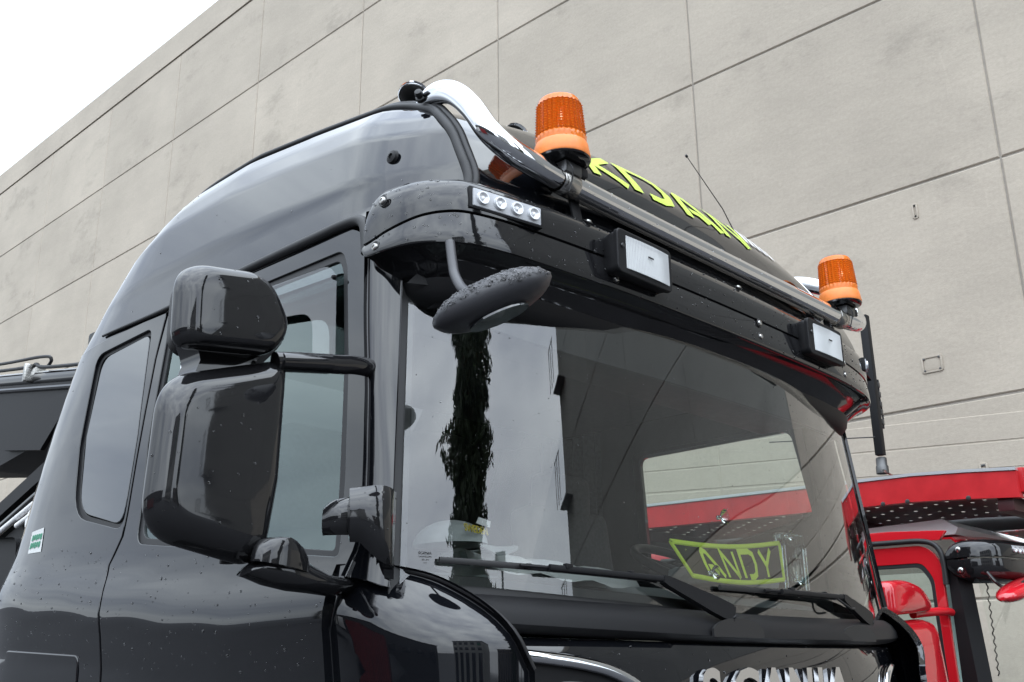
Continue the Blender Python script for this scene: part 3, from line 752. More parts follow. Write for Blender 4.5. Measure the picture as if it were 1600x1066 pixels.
led_block(V((1.424, 1.463, 2.685)), V((1.600, 1.424, 2.680)), .044, nv=V((-.2, -.98, 0)).normalized())
led_block(V((3.28, 1.448, 2.692)), V((3.40, 1.52, 2.692)), .040, nv=V((.45, -.9, 0)).normalized())

# ---- rectangular lamps on the visor
def roof_lamp(cx, cy, cz):
    lp = bpy.data.objects.new('headlamp', None); scn.collection.objects.link(lp); lp.parent = truck
    w, h = .214, .106
    # housing: tapered box with open front
    secs = []
    for (yy, sw, sh) in ((.075, .6, .55), (.06, .75, .75), (.03, .95, .95), (0, 1.0, 1.0), (-.012, .97, .95)):
        pl = rounded([(-w / 2 * sw, -h / 2 * sh), (w / 2 * sw, -h / 2 * sh), (w / 2 * sw, h / 2 * sh), (-w / 2 * sw, h / 2 * sh)], .014, 4)
        secs.append([V((cx + p[0], cy + yy, cz + p[1])) for p in pl])
    attach(lofted('housing', secs, PLASTIC, None, angle=30), lp)
    # front bezel
    po = rounded([(-w / 2, -h / 2), (w / 2, -h / 2), (w / 2, h / 2), (-w / 2, h / 2)], .014, 4)
    pi = rounded([(-.080, -.0415), (.097, -.0415), (.097, .0435), (-.080, .0435)], .006, 4)
    attach(panel('bezel', lambda a, b: V((cx + a, cy - .022, cz + b)), po, PLASTIC, None, holes=[pi], step=.05, flip=1, flange=.012, bevel=.004), lp)
    # reflector bowl
    rows = []
    for k in range(9):
        s = 1 - k / 8 * .75; d = .05 * math.sqrt(k / 8)
        rows.append([V((cx + .0095 + p[0] * s, cy - .016 + d, cz + p[1] * s)) for p in rounded([(-.089, -.043), (.089, -.043), (.089, .043), (-.089, .043)], .006, 4)])
    attach(lofted('reflector', rows, mat('bowl', (.85, .86, .87), .22, metal=1), None, caps=True), lp)
    # ribbed lens
    vs, fs = [], []; nx = 61
    for j in range(nx):
        a = -.088 + .176 * j / (nx - 1)
        for q, b in enumerate((-.042, .042)):
            vs.append(V((cx + .0095 + a, cy - .022 - (.0016 if j % 2 else 0) - .004 * (1 - (a / .088) ** 2), cz + b)))
    for j in range(nx - 1): fs.append((2 * j, 2 * j + 2, 2 * j + 3, 2 * j + 1))
    attach(mesh('lens', vs, fs, LENSD, None, smooth=False), lp)
    attach(box('lens_mark', (cx + .01, cy - .031, cz + .006), (.022, .001, .004), PLASTIC, None, 0), lp)
    attach(box('bracket', (cx - .03, cy + .05, cz - .02), (.05, .09, .02), PLASTIC, None, .004), lp)
    attach(lathe('screw', [(0, .003), (.005, .003), (.006, 0)], DARKSTEEL, None, (cx - .0935, cy - .024, cz + .012), (0, -1, 0), 10), lp)
LENSD = bpy.data.materials.new('ribbed_lens'); LENSD.use_nodes = True
t = LENSD.node_tree; t.nodes.clear(); o_ = t.nodes.new('ShaderNodeOutputMaterial')
dd = t.nodes.new('ShaderNodeBsdfDiffuse'); dd.inputs[0].default_value = (.92, .93, .93, 1); tt = t.nodes.new('ShaderNodeBsdfTransparent'); tt.inputs[0].default_value = (.95, .97, .97, 1)
gg = t.nodes.new('ShaderNodeBsdfGlossy'); gg.inputs[1].default_value = .05; fr = t.nodes.new('ShaderNodeFresnel')
ma = t.nodes.new('ShaderNodeMixShader'); ma.inputs[0].default_value = .42; mb = t.nodes.new('ShaderNodeMixShader')
t.links.new(tt.outputs[0], ma.inputs[1]); t.links.new(dd.outputs[0], ma.inputs[2]); t.links.new(fr.outputs[0], mb.inputs[0]); t.links.new(ma.outputs[0], mb.inputs[1]); t.links.new(gg.outputs[0], mb.inputs[2]); t.links.new(mb.outputs[0], o_.inputs[0])
roof_lamp(1.925, 1.385, 2.655); roof_lamp(2.85, 1.385, 2.655)

# ---- chrome roof bar with swan-neck ends
BZ, BY = 2.823, 1.45
bar_half = [(2.43, BY, BZ), (2.0, BY, BZ), (1.75, BY, BZ + .003), (1.61, BY + .002, BZ + .012), (1.545, BY + .014, BZ + .030), (1.507, BY + .038, BZ + .070), (1.494, BY + .075, BZ + .135), (1.487, BY + .118, BZ + .187), (1.490, BY + .165, BZ + .219), (1.508, BY + .225, BZ + .242), (1.53, BY + .28, BZ + .245), (1.55, BY + .33, BZ + .22)]
left = bar_half[::-1]; rt = [(2 * XC - x, y, z) for x, y, z in bar_half[1:]]
bar = tube('roof_bar', left + rt, .0295, CHROME, None, 24, smooth_n=6); attach(bar)
for s_ in (0, 1):
    x_ = 1.73 if s_ == 0 else 3.135
    sub(lathe('clamp', [(.0300, -.03), (.0315, -.028), (.0315, .028), (.0300, .03)], STEEL, None, (x_, BY, BZ), (1, 0, 0), 28), bar)
    x2 = 1.78 if s_ == 0 else 3.08
    sub(box('bracket', (x2, BY + .01, BZ - .055), (.035, .006, .075), PLASTIC, None, .001, Matrix.Rotation(R(-12), 3, 'X')), bar)
    e = 1 if s_ == 0 else -1; ex = 1.525 if s_ == 0 else 2 * XC - 1.525
    sub(box('foot', (ex, BY + .30, BZ + .215), (.05, .12, .02), PLASTIC, None, .006, Matrix.Rotation(R(20), 3, 'X')), bar)
    for q in range(3): sub(lathe('bolt', [(0, .03), (.009, .028), (.011, .02), (.009, .012), (.013, .01), (.013, 0)], RUBBER, None, (ex - e * .035 + e * .028 * q, BY + .255 + .03 * q, BZ + .205 + (.03 if q == 0 else -.012)), (-e * .8, -.4, .3), 12), bar)

# ---- amber beacons
def beacon(px, label_=None):
    b = bpy.data.objects.new('beacon', None); scn.collection.objects.link(b); b.parent = truck
    c_ = V((px, BY, 2.870)); ax = V((-.015, .02, 1)).normalized()
    attach(lathe('base', [(0, 0), (.045, .0), (.068, .004), (.0705, .008), (.0685, .011)], GLOSSPL, None, c_, ax, 40), b)
    attach(lathe('collar', [(.066, .006), (.069, .010), (.0705, .014), (.066, .046), (.064, .050), (.055, .050)], ORCAP, None, c_, ax, 48), b)
    ribs = 30
    prof = [(.0635, .048)]
    for k in range(15):
        h = .052 + .102 * k / 14; r0 = .0632 - .0065 * k / 14
        if k > 2: prof += [(r0 - .0030, h - .0022), (r0 + .0008, h + .0015)]
        else: prof += [(r0, h)]
    prof += [(.0555, .158), (.0535, .166), (.049, .173), (.040, .178), (.022, .181), (0, .182)]
    def rf(r, h, a): return r + (.0016 * math.cos(a * ribs) if .066 < h < .156 else 0)
    attach(lathe('lens', prof, AMBER, None, c_, ax, ribs * 4, rf, angle=25), b)
    attach(lathe('reflector', [(0, .052), (.035, .052), (.038, .06), (.022, .075), (.018, .11), (.03, .14), (.02, .15), (0, .15)], SILVER, None, c_, ax, 20), b)
    attach(lathe('bulb', [(0, .06), (.012, .07), (.016, .10), (.012, .125), (0, .13)], mat('bulb_glass', (.95, .5, .2), .1), None, c_ + V((-.03, -.03, 0)), ax, 14), b)
    attach(tube('stem', [c_ + V((0, 0, .002)), c_ + V((.0, 0, -.045))], .014, DARKSTEEL, None, 14), b)
    attach(box('bracket', c_ + V((.005, -.01, -.018)), (.06, .045, .03), DARKSTEEL, None, .004), b)
    attach(box('junction_box', c_ + V((.045, -.012, -.012)), (.035, .035, .024), PLASTIC, None, .004), b)
    attach(tube('cable', [c_ + V((-.02, -.03, -.005)), c_ + V((-.015, -.045, -.03)), c_ + V((-.01, -.038, -.055)), c_ + V((-.014, -.03, -.085))], .002, RUBBER, None, 6, smooth_n=5), b)
beacon(1.722); beacon(3.168)

# ---- air horns on the roof
def horn(c, d, s):
    h = bpy.data.objects.new('air_horn', None); scn.collection.objects.link(h); h.parent = truck
    attach(lathe('bell', [(.010, -.26 * s), (.011, -.15 * s), (.016, -.08 * s), (.024, -.035 * s), (.036, -.008 * s), (.041, 0), (.0405, .003), (.038, .001), (.035, -.006 * s)], CHROME, None, c, d, 32), h)
    attach(lathe('throat', [(.0352, -.006 * s), (.022, -.035 * s), (.016, -.09 * s), (0, -.1 * s)], DARKSTEEL, None, c, d, 24), h)
    attach(lathe('driver', [(0, -.34 * s), (.03, -.335 * s), (.032, -.30 * s), (.014, -.295 * s)], CHROME, None, c, d, 24), h)
    attach(box('mount', V(c) + V(d).normalized() * (-.2 * s) + V((0, 0, -.05)), (.03, .05, .08), DARKSTEEL, None, .005), h)
horn((1.545, 1.80, 3.135), (-.55, -.75, -.05), 1.0)
horn((1.98, 1.84, 3.205), (-.35, -.93, -.05), 1.0)
# ---- whip aerial and stub on the roof
attach(tube('aerial', [(3.43, 1.9, 3.18), (3.21, 1.9, 3.40), (2.985, 1.9, 3.538)], lambda t: .0028 - .0012 * t, DARKSTEEL, None, 6))
attach(lathe('aerial_tip', [(0, .012), (.005, .01), (.005, 0), (0, 0)], RUBBER, None, (2.985, 1.9, 3.538), (-.5, 0, .3), 8))
attach(tube('stub_aerial', [(2.812, 1.86, 3.20), (2.795, 1.84, 3.262)], .006, RUBBER, None, 8))

# ---- mirrors on the near side
def rounded_block(name, outline_front, y0, y1, dome, material, parent, grow=1.06, shear=(0, 0), rad=.04, bevsteps=5):
    """outline in (x,z) on the front plane y0; back rim at y1"""
    base = rounded(outline_front, rad, 12); bevsteps = 12
    cxm = sum(p[0] for p in base) / len(base); czm = sum(p[1] for p in base) / len(base)
    secs = []
    for k in range(bevsteps + 1):
        a = k / bevsteps * math.pi / 2; s = 1 - (1 - math.sin(a)) * .22 if k else .0
        if k == 0: s = .55
        s = .62 + .38 * math.sin(a) ** .75 if k else .35
        yv = y0 - dome * (math.cos(a)) if True else 0
        secs.append([V((cxm + (p[0] - cxm) * s, yv + dome * .0, czm + (p[1] - czm) * s)) for p in base])
    for k in range(1, 5):
        s = 1 + (grow - 1) * k / 4; yv = y0 + (y1 - y0) * k / 4
        secs.append([V((cxm + (p[0] - cxm) * s + shear[0] * k / 4, yv, czm + (p[1] - czm) * s + shear[1] * k / 4)) for p in base])
    secs.append([p + (V((cxm, p.y, czm)) - p) * .06 + V((0, -.006, 0)) for p in secs[-1]])
    return attach(lofted(name, secs, material, None, angle=85), parent)
mir_big = bpy.data.objects.new('main_mirror', None); scn.collection.objects.link(mir_big); mir_big.parent = truck
rounded_block('housing', [(.862, 2.215), (1.119, 2.300), (1.115, 2.05), (1.092, 1.886), (.852, 1.930)], 1.69, 1.78, .05, GLOSSPL, mir_big, 1.0, (.052, .018), [.07, .03, 0, .055, .07])
attach(box('mirror_glass', (1.045, 1.777, 2.11), (.19, .004, .33), SILVER, None, .002), mir_big)
mir_s = bpy.data.objects.new('wide_angle_mirror', None); scn.collection.objects.link(mir_s); mir_s.parent = truck
rounded_block('housing', [(.856, 2.425), (1.045, 2.452), (1.105, 2.350), (1.070, 2.290), (.862, 2.262)], 1.66, 1.73, .045, GLOSSPL, mir_s, 1.0, (.045, .026), [.06, .06, .04, .04, .035])
attach(lofted('rear_shell', [[V((x_ + dx, 1.775 + dy, z_ + dz)) for x_, z_ in rounded([(.92, 2.30), (1.12, 2.30), (1.19, 2.385), (1.14, 2.46), (.92, 2.45)], .04, 5)] for dx, dy, dz in ((0, 0, 0), (.01, .03, 0), (.012, .036, 0))], PLASTIC, None), mir_s)
attach(lofted('neck', [[V((x_ * w + 1.00 * (1 - w), 1.735 + dy, zc + (0 if True else 0))) for x_, dy in ((.95, .04), (.95, -.03), (1.06, -.035), (1.07, .035))] for zc, w in ((2.31, 1.35), (2.285, 1.1), (2.268, 1.0), (2.245, 1.15), (2.23, 1.3))], GLOSSPL, None, angle=60), mir_s)
# arms
arm = attach(tube('mirror_arm', [(1.085, 1.66, 2.283), (1.16, 1.66, 2.298), (1.24, 1.66, 2.310), (1.27, 1.66, 2.316), (1.30, 1.664, 2.320), (1.335, 1.672, 2.323)], lambda t: .0165, GLOSSPL, None, 16, smooth_n=5, squash=1.25))
sub(lofted('arm_cover', [[V((x_, 1.66 + .022 * math.cos(a), z_ + .020 * math.sin(a))) for a in [2 * math.pi * q / 14 for q in range(14)]] for x_, z_ in ((1.095, 2.284), (1.10, 2.286), (1.205, 2.303), (1.212, 2.304))], GLOSSPL, None, angle=35), arm)
mb_ = attach(lofted('mirror_foot', [[V((x_ + .030 * math.cos(a) * s, y_ + .035 * math.sin(a) * s, z_ + .028 * math.cos(a) * .9 * s)) for a in [2 * math.pi * q / 16 for q in range(16)]] for x_, y_, z_, s in ((1.055, 1.66, 1.888, .35), (1.062, 1.66, 1.89, .8), (1.08, 1.66, 1.893, 1.0), (1.12, 1.655, 1.885, 1.15), (1.16, 1.65, 1.872, .95), (1.20, 1.65, 1.865, .75), (1.25, 1.66, 1.862, .72), (1.30, 1.68, 1.865, .7))], GLOSSPL, None, angle=60))
sub(lofted('foot_cover', [[V((1.108 + .062 * math.cos(a) * s, 1.635 + .03 * math.sin(a), 1.890 + h + .020 * math.cos(a) * s * -.4)) for a in [2 * math.pi * q / 20 for q in range(20)]] for s, h in ((1.0, -.002), (1.0, .010), (.92, .026), (.74, .040), (.45, .048), (.15, .05))], GLOSSPL, None, angle=60), mb_)
attach(tube('mirror_post', [(1.06, 1.74, 1.90), (1.06, 1.745, 2.27)], .014, PLASTIC, None, 10))
# corner deflector bracket at the pillar foot (glossy block with a split line)
for k, (x0, x1) in enumerate(((0, .42), (.44, 1.0))):
    A = V((1.186, 1.62, 0)); B = V((1.228, 1.578, 0)); C2 = V((1.275, 1.560, 0)); D = V((1.308, 1.580, 0))
    pth = [tuple(p) for p in catmull([A, A.lerp(B, .5) + V((-.004, -.006, 0)), B, C2, D], 6)]
    n0, n1 = int(x0 * (len(pth) - 1)), int(x1 * (len(pth) - 1))
    rows = []
    for zt in range(9):
        row = []
        for p in pth[n0:n1 + 1]:
            f = (p[0] - 1.186) / .122
            zt1 = 2.018 + .030 * f - .012 * max(0, 1 - f * 9) ** 2 - .006 * max(0, f - .8) * 5; zb1 = 1.953 - (.0 if f < .45 else .075 * ((f - .45) / .55) ** 1.2)
            zz = zb1 + (zt1 - zb1) * zt / 8; bul = .012 * math.sin(math.pi * zt / 8) ** .5 - .008
            row.append(V((p[0] - bul, p[1] - bul, zz)))
        rows.append(row)
    attach(sheet('corner_deflector', rows, GLOSSPL, None, thick=.02))
# ---- front (kerb) mirror hanging from the visor on its stem
km = bpy.data.objects.new('front_mirror', None); scn.collection.objects.link(km); km.parent = truck
attach(tube('stem', [(1.362, 1.46, 2.56), (1.352, 1.44, 2.50), (1.345, 1.425, 2.47), (1.332, 1.39, 2.430), (1.320, 1.345, 2.402), (1.315, 1.32, 2.392)], .0105, GREYPL, None, 12, smooth_n=6), km)
secs = []
A = V((1.238, 1.370, 2.322)); B = V((1.366, 1.185, 2.412)); ax = (B - A).normalized(); sd = ax.cross(V((0, 0, 1))).normalized() * -1; upv = ax.cross(sd) * 1
if upv.z < 0: upv = -upv
nS = 22
for k in range(nS + 1):
    t_ = k / nS; c_ = A.lerp(B, t_); w = max(0.02, (1 - abs(2 * t_ - 1) ** 2.6)) ** .6
    hw_, hu, hd = .066 * w, .036 * w, .034 * w
    ring = []
    for q in range(24):
        a = 2 * math.pi * q / 24; ca, sa = math.cos(a), math.sin(a)
        rr = hu if sa > 0 else hd
        ring.append(c_ + sd * (hw_ * math.copysign(abs(ca) ** .8, ca)) + upv * (rr * math.copysign(abs(sa) ** .85, sa)))
    secs.append(ring)
attach(lofted('housing', secs, GREYPL, None, angle=70), km)
if upv.z < 0: upv = -upv
mgl = []
for q in range(24):
    a = 2 * math.pi * q / 24; c_ = (A + B) / 2 - upv * .034
    mgl.append(c_ + ax * (.06 * math.cos(a)) + sd * (.032 * math.sin(a)))
attach(prism('mirror_glass', mgl, tuple(-upv), .004, TINT, None), km)

# ---- wipers
def wiper(tip, knuckle, base, parent=None):
    w = bpy.data.objects.new('wiper', None); scn.collection.objects.link(w); w.parent = truck
    tip, knuckle, base = V(tip), V(knuckle), V(base)
    d = (knuckle - tip); blade_end = tip + d * 1.02
    def onglass(p, lift):
        u = (p.x - XC) / ws_e(p.z)[0]; return V((p.x, wsurf(u, p.z).y - lift, p.z))
    bl = [onglass(tip.lerp(blade_end, k / 12), .012) for k in range(13)]
    attach(tube('blade', bl, .0045, RUBBER, None, 6, squash=1.6), w)
    fr_ = [onglass(tip.lerp(blade_end, .30 + .7 * k / 10), .024 + .004 * math.sin(k * 1.1)) for k in range(11)]
    attach(tube('frame', fr_, .0042, PLASTIC, None, 6), w)
    for k in range(7):
        p = tip.lerp(blade_end, .34 + .1 * k); attach(box('frame', onglass(p, .018), (.012, .016, .012), PLASTIC, None, .002), w)
    p = tip.lerp(blade_end, .5); attach(box('clip', onglass(p, .032) + V((0, 0, .006)), (.022, .012, .012), PLASTIC, None, .003), w)
    p = tip.lerp(blade_end, .82); attach(box('clip', onglass(p, .030) + V((0, 0, .006)), (.016, .012, .010), PLASTIC, None, .003), w)
    a1 = onglass(tip.lerp(knuckle, .42), .034); a2 = onglass(knuckle, .04)
    attach(tube('arm', [a1, a1.lerp(a2, .5), a2], .0055, PLASTIC, None, 8, squash=1.3), w)
    # tapered flat arm to the spindle
    dd_ = (base - a2); ln = dd_.length; dd_.normalize(); nn = V((0, -1, 0)); up_ = dd_.cross(nn).normalized()
    secs = []
    for t_, hw_ in ((0, .008), (.06, .011), (.35, .015), (.7, .020), (.95, .021), (1.0, .017)):
        c_ = a2.lerp(base, t_); secs.append([c_ + up_ * hw_ + nn * .007, c_ - up_ * hw_ + nn * .007, c_ - up_ * (hw_ + .002) - nn * .008, c_ + up_ * (hw_ + .002) - nn * .008])
    attach(lofted('arm', secs, PLASTIC, None, angle=20), w)
    attach(tube('spindle', [base + V((-.006, .0, 0)), base + V((.02, .03, -.045))], .012, PLASTIC, None, 10), w)
wiper((1.418, 1.54, 1.916), (1.955, 1.40, 1.898), (2.185, 1.352, 1.826))
wiper((2.20, 1.38, 1.892), (2.80, 1.40, 1.893), (3.065, 1.42, 1.838))
hose = attach(tube('washer_hose', [(2.76, 1.372, 1.888), (2.79, 1.36, 1.870), (2.82, 1.36, 1.862), (2.86, 1.37, 1.865)], .003, RUBBER, None, 6, smooth_n=5))

# ---- dashboard, seats, wheel
rows = []
for (yy, zz) in ((1.47, 1.79), (1.56, 1.835), (1.68, 1.885), (1.80, 1.925), (1.88, 1.94), (1.93, 1.92), (1.96, 1.86), (1.98, 1.6)):
    rows.append([V((XC + 1.04 * (-1 + j / 16), yy - .0 + .12 * abs(-1 + j / 16) ** 2.5 * (1 if yy < 1.7 else .2), zz - .012 * abs(-1 + j / 16) ** 2)) for j in range(33)])
dash = attach(sheet('dashboard', rows, DASH, None))
for x_ in (1.62, 1.92, 2.25, 2.62, 2.95):
    sub(box('air_vent', (x_, 1.63, 1.868), (.13, .035, .01), PLASTIC, None, .004, Matrix.Rotation(R(20), 3, 'X')), dash)
    for q in range(4): sub(box('vent_slat', (x_ - .045 + q * .03, 1.63, 1.8745), (.004, .03, .006), DASH, None, 0, Matrix.Rotation(R(20), 3, 'X')), dash)
sub(box('dash_hood', (2.88, 1.80, 1.975), (.42, .16, .06), DASH, None, .025), dash)
def seat(x_):
    s = bpy.data.objects.new('seat', None); scn.collection.objects.link(s); s.parent = truck
    attach(box('backrest', (x_, 2.55, 1.98), (.46, .13, .62), SEAT, None, .05, Matrix.Rotation(R(-8), 3, 'X'), 4), s)
    attach(box('headrest', (x_, 2.58, 2.33), (.27, .10, .19), SEAT, None, .045, None, 4), s)
    attach(box('cushion', (x_, 2.28, 1.66), (.46, .5, .13), SEAT, None, .05, None, 4), s)
seat(1.85); seat(3.0)
tor = [V((2.98 + .21 * math.cos(a), 1.99 + .21 * math.sin(a) * .85, 2.02 + .21 * math.sin(a) * .42)) for a in [2 * math.pi * q / 32 for q in range(32)]]
sw = attach(tube('steering_wheel', tor, .015, PLASTIC, None, 10, closed=True))
sub(box('hub', (2.98, 2.0, 2.01), (.12, .10, .05), PLASTIC, None, .02, Matrix.Rotation(R(25), 3, 'X')), sw)
for a in (20, 160, 270):
    sub(tube('spoke', [(2.98, 2.0, 2.01), (2.98 + .2 * math.cos(R(a)), 1.99 + .17 * math.sin(R(a)), 2.02 + .085 * math.sin(R(a)))], .012, PLASTIC, None, 8), sw)
# suction pads and screen print in the near bottom corner
pr = [('SCANIA', .008, 1.927), ('SUEDE SECURIT', .004, 1.921), ('43R - 001', .004, 1.915), ('AS1', .004, 1.909)]
for body, sz, z_ in pr:
    u = (1.398 - (XC)) / ws_e(z_)[0]; p = wsurf(u, z_); e = wsurf(u + .01, z_) - p; e.normalize(); nv = e.cross(V((0, 0, 1))).normalized()
    M = Matrix.Translation(p + nv * .0015) @ Matrix((e, V((0, 0, 1)), nv)).transposed().to_4x4()
    sub(link('print', text_obj('print', body, sz, PLASTIC, M, ext=.0), PLASTIC), screen)

# ---- small round grommet, green sticker
attach(lathe('grommet', [(0, .006), (.006, .006), (.0075, .010), (.016, .007), (.019, 0)], PLASTIC, None, roofside(1.70, t_of(2.862, 1.70)), (-1, 0, .12), 20))
attach(panel('sticker', lambda y, z: side(y, z) + V((-.0015, 0, 0)), [(3.205, 2.135), (3.30, 2.130), (3.285, 2.062), (3.185, 2.060)], WHITECLOTH, None, step=.02, flip=-1, flange=0))
for k in range(5):
    for q in range(2):
        y0 = 3.28 - k * .016; z0 = 2.118 - q * .024
        attach(panel('sticker_print', lambda y, z: side(y, z) + V((-.0032, 0, 0)), [(y0, z0), (y0 - .012, z0), (y0 - .012, z0 - .018 + .006 * (k % 2)), (y0, z0 - .018)], STICKG, None, step=.02, flip=-1, flange=0))
# storage locker flap low on the quarter
attach(panel('locker_flap', lambda y, z: side(y, z) + V((-.004, 0, 0)), rounded([(2.83, 1.752), (3.32, 1.775), (3.36, 1.1), (2.83, 1.1)], .02), PAINT, None, step=.04, flip=-1, flange=.003, bevel=.004))
# ---- name and letters on the roof front
def stroke_glyphs():
    return {'A': [[(0, 0), (.02, .45), (.10, .86), (.22, 1.0), (.36, .92), (.95, .0)], [(.18, .34), (.42, .34), (.62, .10)]],
            'N': [[(0, 0), (0, 1), (.86, 0)], [(.86, .0), (.86, 1.0)]],
            'D': [[(.30, .04), (.60, .04), (.80, .14), (.90, .5), (.82, .88), (.60, 1.0), (.0, 1.0), (.0, .0)]],
            'Y': [[(0, 1), (.42, .42), (.86, 1)], [(.42, .42), (.42, 0)]],
            'K': [[(0, 0), (0, 1)], [(.8, 1), (.1, .5), (.85, 0)]],
            'X': [[(0, 0), (.85, 1)], [(0, 1), (.85, 0)]]}
def stroke(name, pts, w, S, material, parent, lift=.002):
    """flat ribbon along 2D pts laid on surface S(a,b)"""
    P = [V(p) for p in pts]; Lp, Rp = [], []
    for i, p in enumerate(P):
        ta = (P[i] - P[i - 1]).normalized() if i else (P[1] - P[0]).normalized()
        tb = (P[i + 1] - P[i]).normalized() if i < len(P) - 1 else ta
        n = V((-(ta + tb).y, (ta + tb).x)); n.normalize(); k = 1 / max(.45, n.dot(V((-ta.y, ta.x))))
        Lp.append(p + n * w / 2 * k); Rp.append(p - n * w / 2 * k)
    rows = []
    for i in range(len(P) - 1):
        for j in range(4):
            a = j / 4; l = Lp[i].lerp(Lp[i + 1], a); r = Rp[i].lerp(Rp[i + 1], a); rows.append([l, l.lerp(r, .5), r])
    rows.append([Lp[-1], (Lp[-1] + Rp[-1]) / 2, Rp[-1]])
    return [[S(q.x, q.y, lift) for q in row] for row in rows]
def add_rows(vs, fs, rows):
    s = len(vs); nc = len(rows[0]); vs += [p for r in rows for p in r]
    for i in range(len(rows) - 1):
        for j in range(nc - 1): fs.append((s + i * nc + j, s + i * nc + j + 1, s + (i + 1) * nc + j + 1, s + (i + 1) * nc + j))
GL = stroke_glyphs()
# position on the roof surface: a = x, b = row parameter
def roofS(x, b, lift):
    nr = len(rows_roof); f = max(0, min(nr - 1.001, b)); i = int(f); u = (x - XC)
    def ev(r):
        row = rows_roof[r]; j = 0
        while j < len(row) - 2 and row[j + 1].x < x: j += 1
        a, c = row[j], row[j + 1]; tt_ = (x - a.x) / (c.x - a.x); return a.lerp(c, tt_)
    p = ev(i).lerp(ev(i + 1), f - i); n = (ev(min(i + 1, nr - 1)) - ev(i)).normalized(); nn = V((1, 0, 0)).cross(n).normalized()
    if nn.y > 0: nn = -nn
    return p + nn * lift
def row_for(z, x=XC):
    best = 0; bd = 9
    for i, row in enumerate(rows_roof):
        p = min(row, key=lambda q: abs(q.x - x))
        if abs(p.z - z) < bd: bd = abs(p.z - z); best = i
    return best
def glyph_on_roof(ch, x0, w, z0, z1, material, sw=.11):
    vs, fs = [], []
    b0, b1 = row_for(z0), row_for(z1)
    for st in GL[ch]:
        add_rows(vs, fs, stroke('x', st, sw, lambda a, b, l: roofS(x0 + a * w, b0 + b * (b1 - b0), .003), None, None))
    return attach(mesh('letter', vs, fs, material, None, smooth=False))
ZT0, ZT1 = 2.965, 3.075
for ch, x_, w_ in (('K', 1.95, .15), ('D', 2.125, .19), ('A', 2.37, .18), ('N', 2.575, .14)):
    glyph_on_roof(ch, x_, w_, ZT0, ZT1, GREEN, .21)
for k in range(5):
    vs, fs = [], []; x0 = 2.735 + k * .042
    b0, b1 = row_for(3.00), row_for(3.07)
    add_rows(vs, fs, stroke('x', [(.0, 0), (.25, 1)], .42, lambda a, b, l: roofS(x0 + a * .05, b0 + b * (b1 - b0), .003), None, None))
    attach(mesh('letter', vs, fs, WHITEV, None, smooth=False))

# ---- tow boom and equipment behind the cab (part of the truck)
bz = lambda y, k=0: 2.985 + .165 * (y - 4.45) + k
boom = attach(lofted('tow_boom', [[V((1.97 + dx, y_, bz(y_, -.035) + dz)) for dx, dz in ((-.12, 0), (.16, 0), (.16, -h_), (-.12, -h_))] for y_, h_ in ((3.75, .12), (4.3, .20), (4.75, .30), (5.2, .42), (7.4, .5))], PLASTIC, None, angle=20))
sub(tube('hydraulic_ram', [(1.90, y_, bz(y_)) for y_ in (3.7, 5.5, 7.4)], .040, GLOSSPL, None, 18), boom)
sub(tube('hose', [(1.86, 3.7, bz(3.7, .045)), (1.86, 4.70, bz(4.7, .045)), (1.86, 4.86, bz(4.86, .065)), (1.86, 4.95, bz(4.95, .055)), (1.86, 5.5, bz(5.5, .05)), (1.86, 7.4, bz(7.4, .05))], .009, RUBBER, None, 8, smooth_n=6), boom)
sub(tube('hose', [(1.88, 4.78, bz(4.78, .05)), (1.87, 4.72, bz(4.72, .085)), (1.86, 4.82, bz(4.82, .10)), (1.86, 5.5, bz(5.5, .085)), (1.86, 7.4, bz(7.4, .085))], .008, RUBBER, None, 8, smooth_n=6), boom)
sub(box('hose_clip', (1.87, 4.90, bz(4.90, .02)), (.10, .022, .09), STEEL, None, .008), boom)
sub(tube('edge_rail', [(1.845, 3.75, bz(3.75, -.06)), (1.845, 7.4, bz(7.4, -.06))], .012, GLOSSPL, None, 8), boom)
sub(prism('gusset', [V((1.845, 4.3, 2.88)), V((1.845, 4.66, 2.90)), V((1.845, 5.02, 2.72)), V((1.845, 4.6, 2.66))], (-1, 0, 0), .02, PLASTIC, None), boom)
strut = attach(lofted('boom_strut', [[V((1.93 + dx, y_, z_ + dz)) for dx, dz in ((-.08, .035), (.08, .035), (.08, -.035), (-.08, -.035))] for y_, z_ in ((4.0, 2.75), (4.63, 2.565), (6.4, 2.05))], PLASTIC, None, angle=20))
sub(tube('rail', [(1.85, 4.0, 2.64), (1.85, 6.4, 1.95)], .022, GLOSSPL, None, 12), strut)
eq = attach(prism('side_plate', [V((1.86, 4.0, 2.60)), V((1.86, 6.3, 1.90)), V((1.86, 6.3, 1.5)), V((1.86, 4.0, 1.5))], (1, 0, 0), .03, PLASTIC, None))
for a, b, c, d in ((4.4, 2.485, 5.6, 2.17), (4.5, 2.41, 4.78, 2.345)):
    sub(tube('slot_rail', [(1.84, a, b), (1.84, c, d)], .013, WHITEV, None, 10), eq)
sub(lathe('roller', [(0, .03), (.05, .03), (.055, .02), (.055, 0)], WHITEV, None, (1.86, 4.62, 2.35), (-1, 0, 0), 24), eq)
secs = []
for x_ in (1.39, 1.36, 2.4):
    secs.append([V((x_, p[0], p[1])) for p in rounded([(3.515, 2.14), (5.4, 2.26), (5.4, .9), (3.50, .9)], [.05, .05, .05, .05])])
attach(lofted('equipment_locker', secs, PLASTIC, None, angle=30))

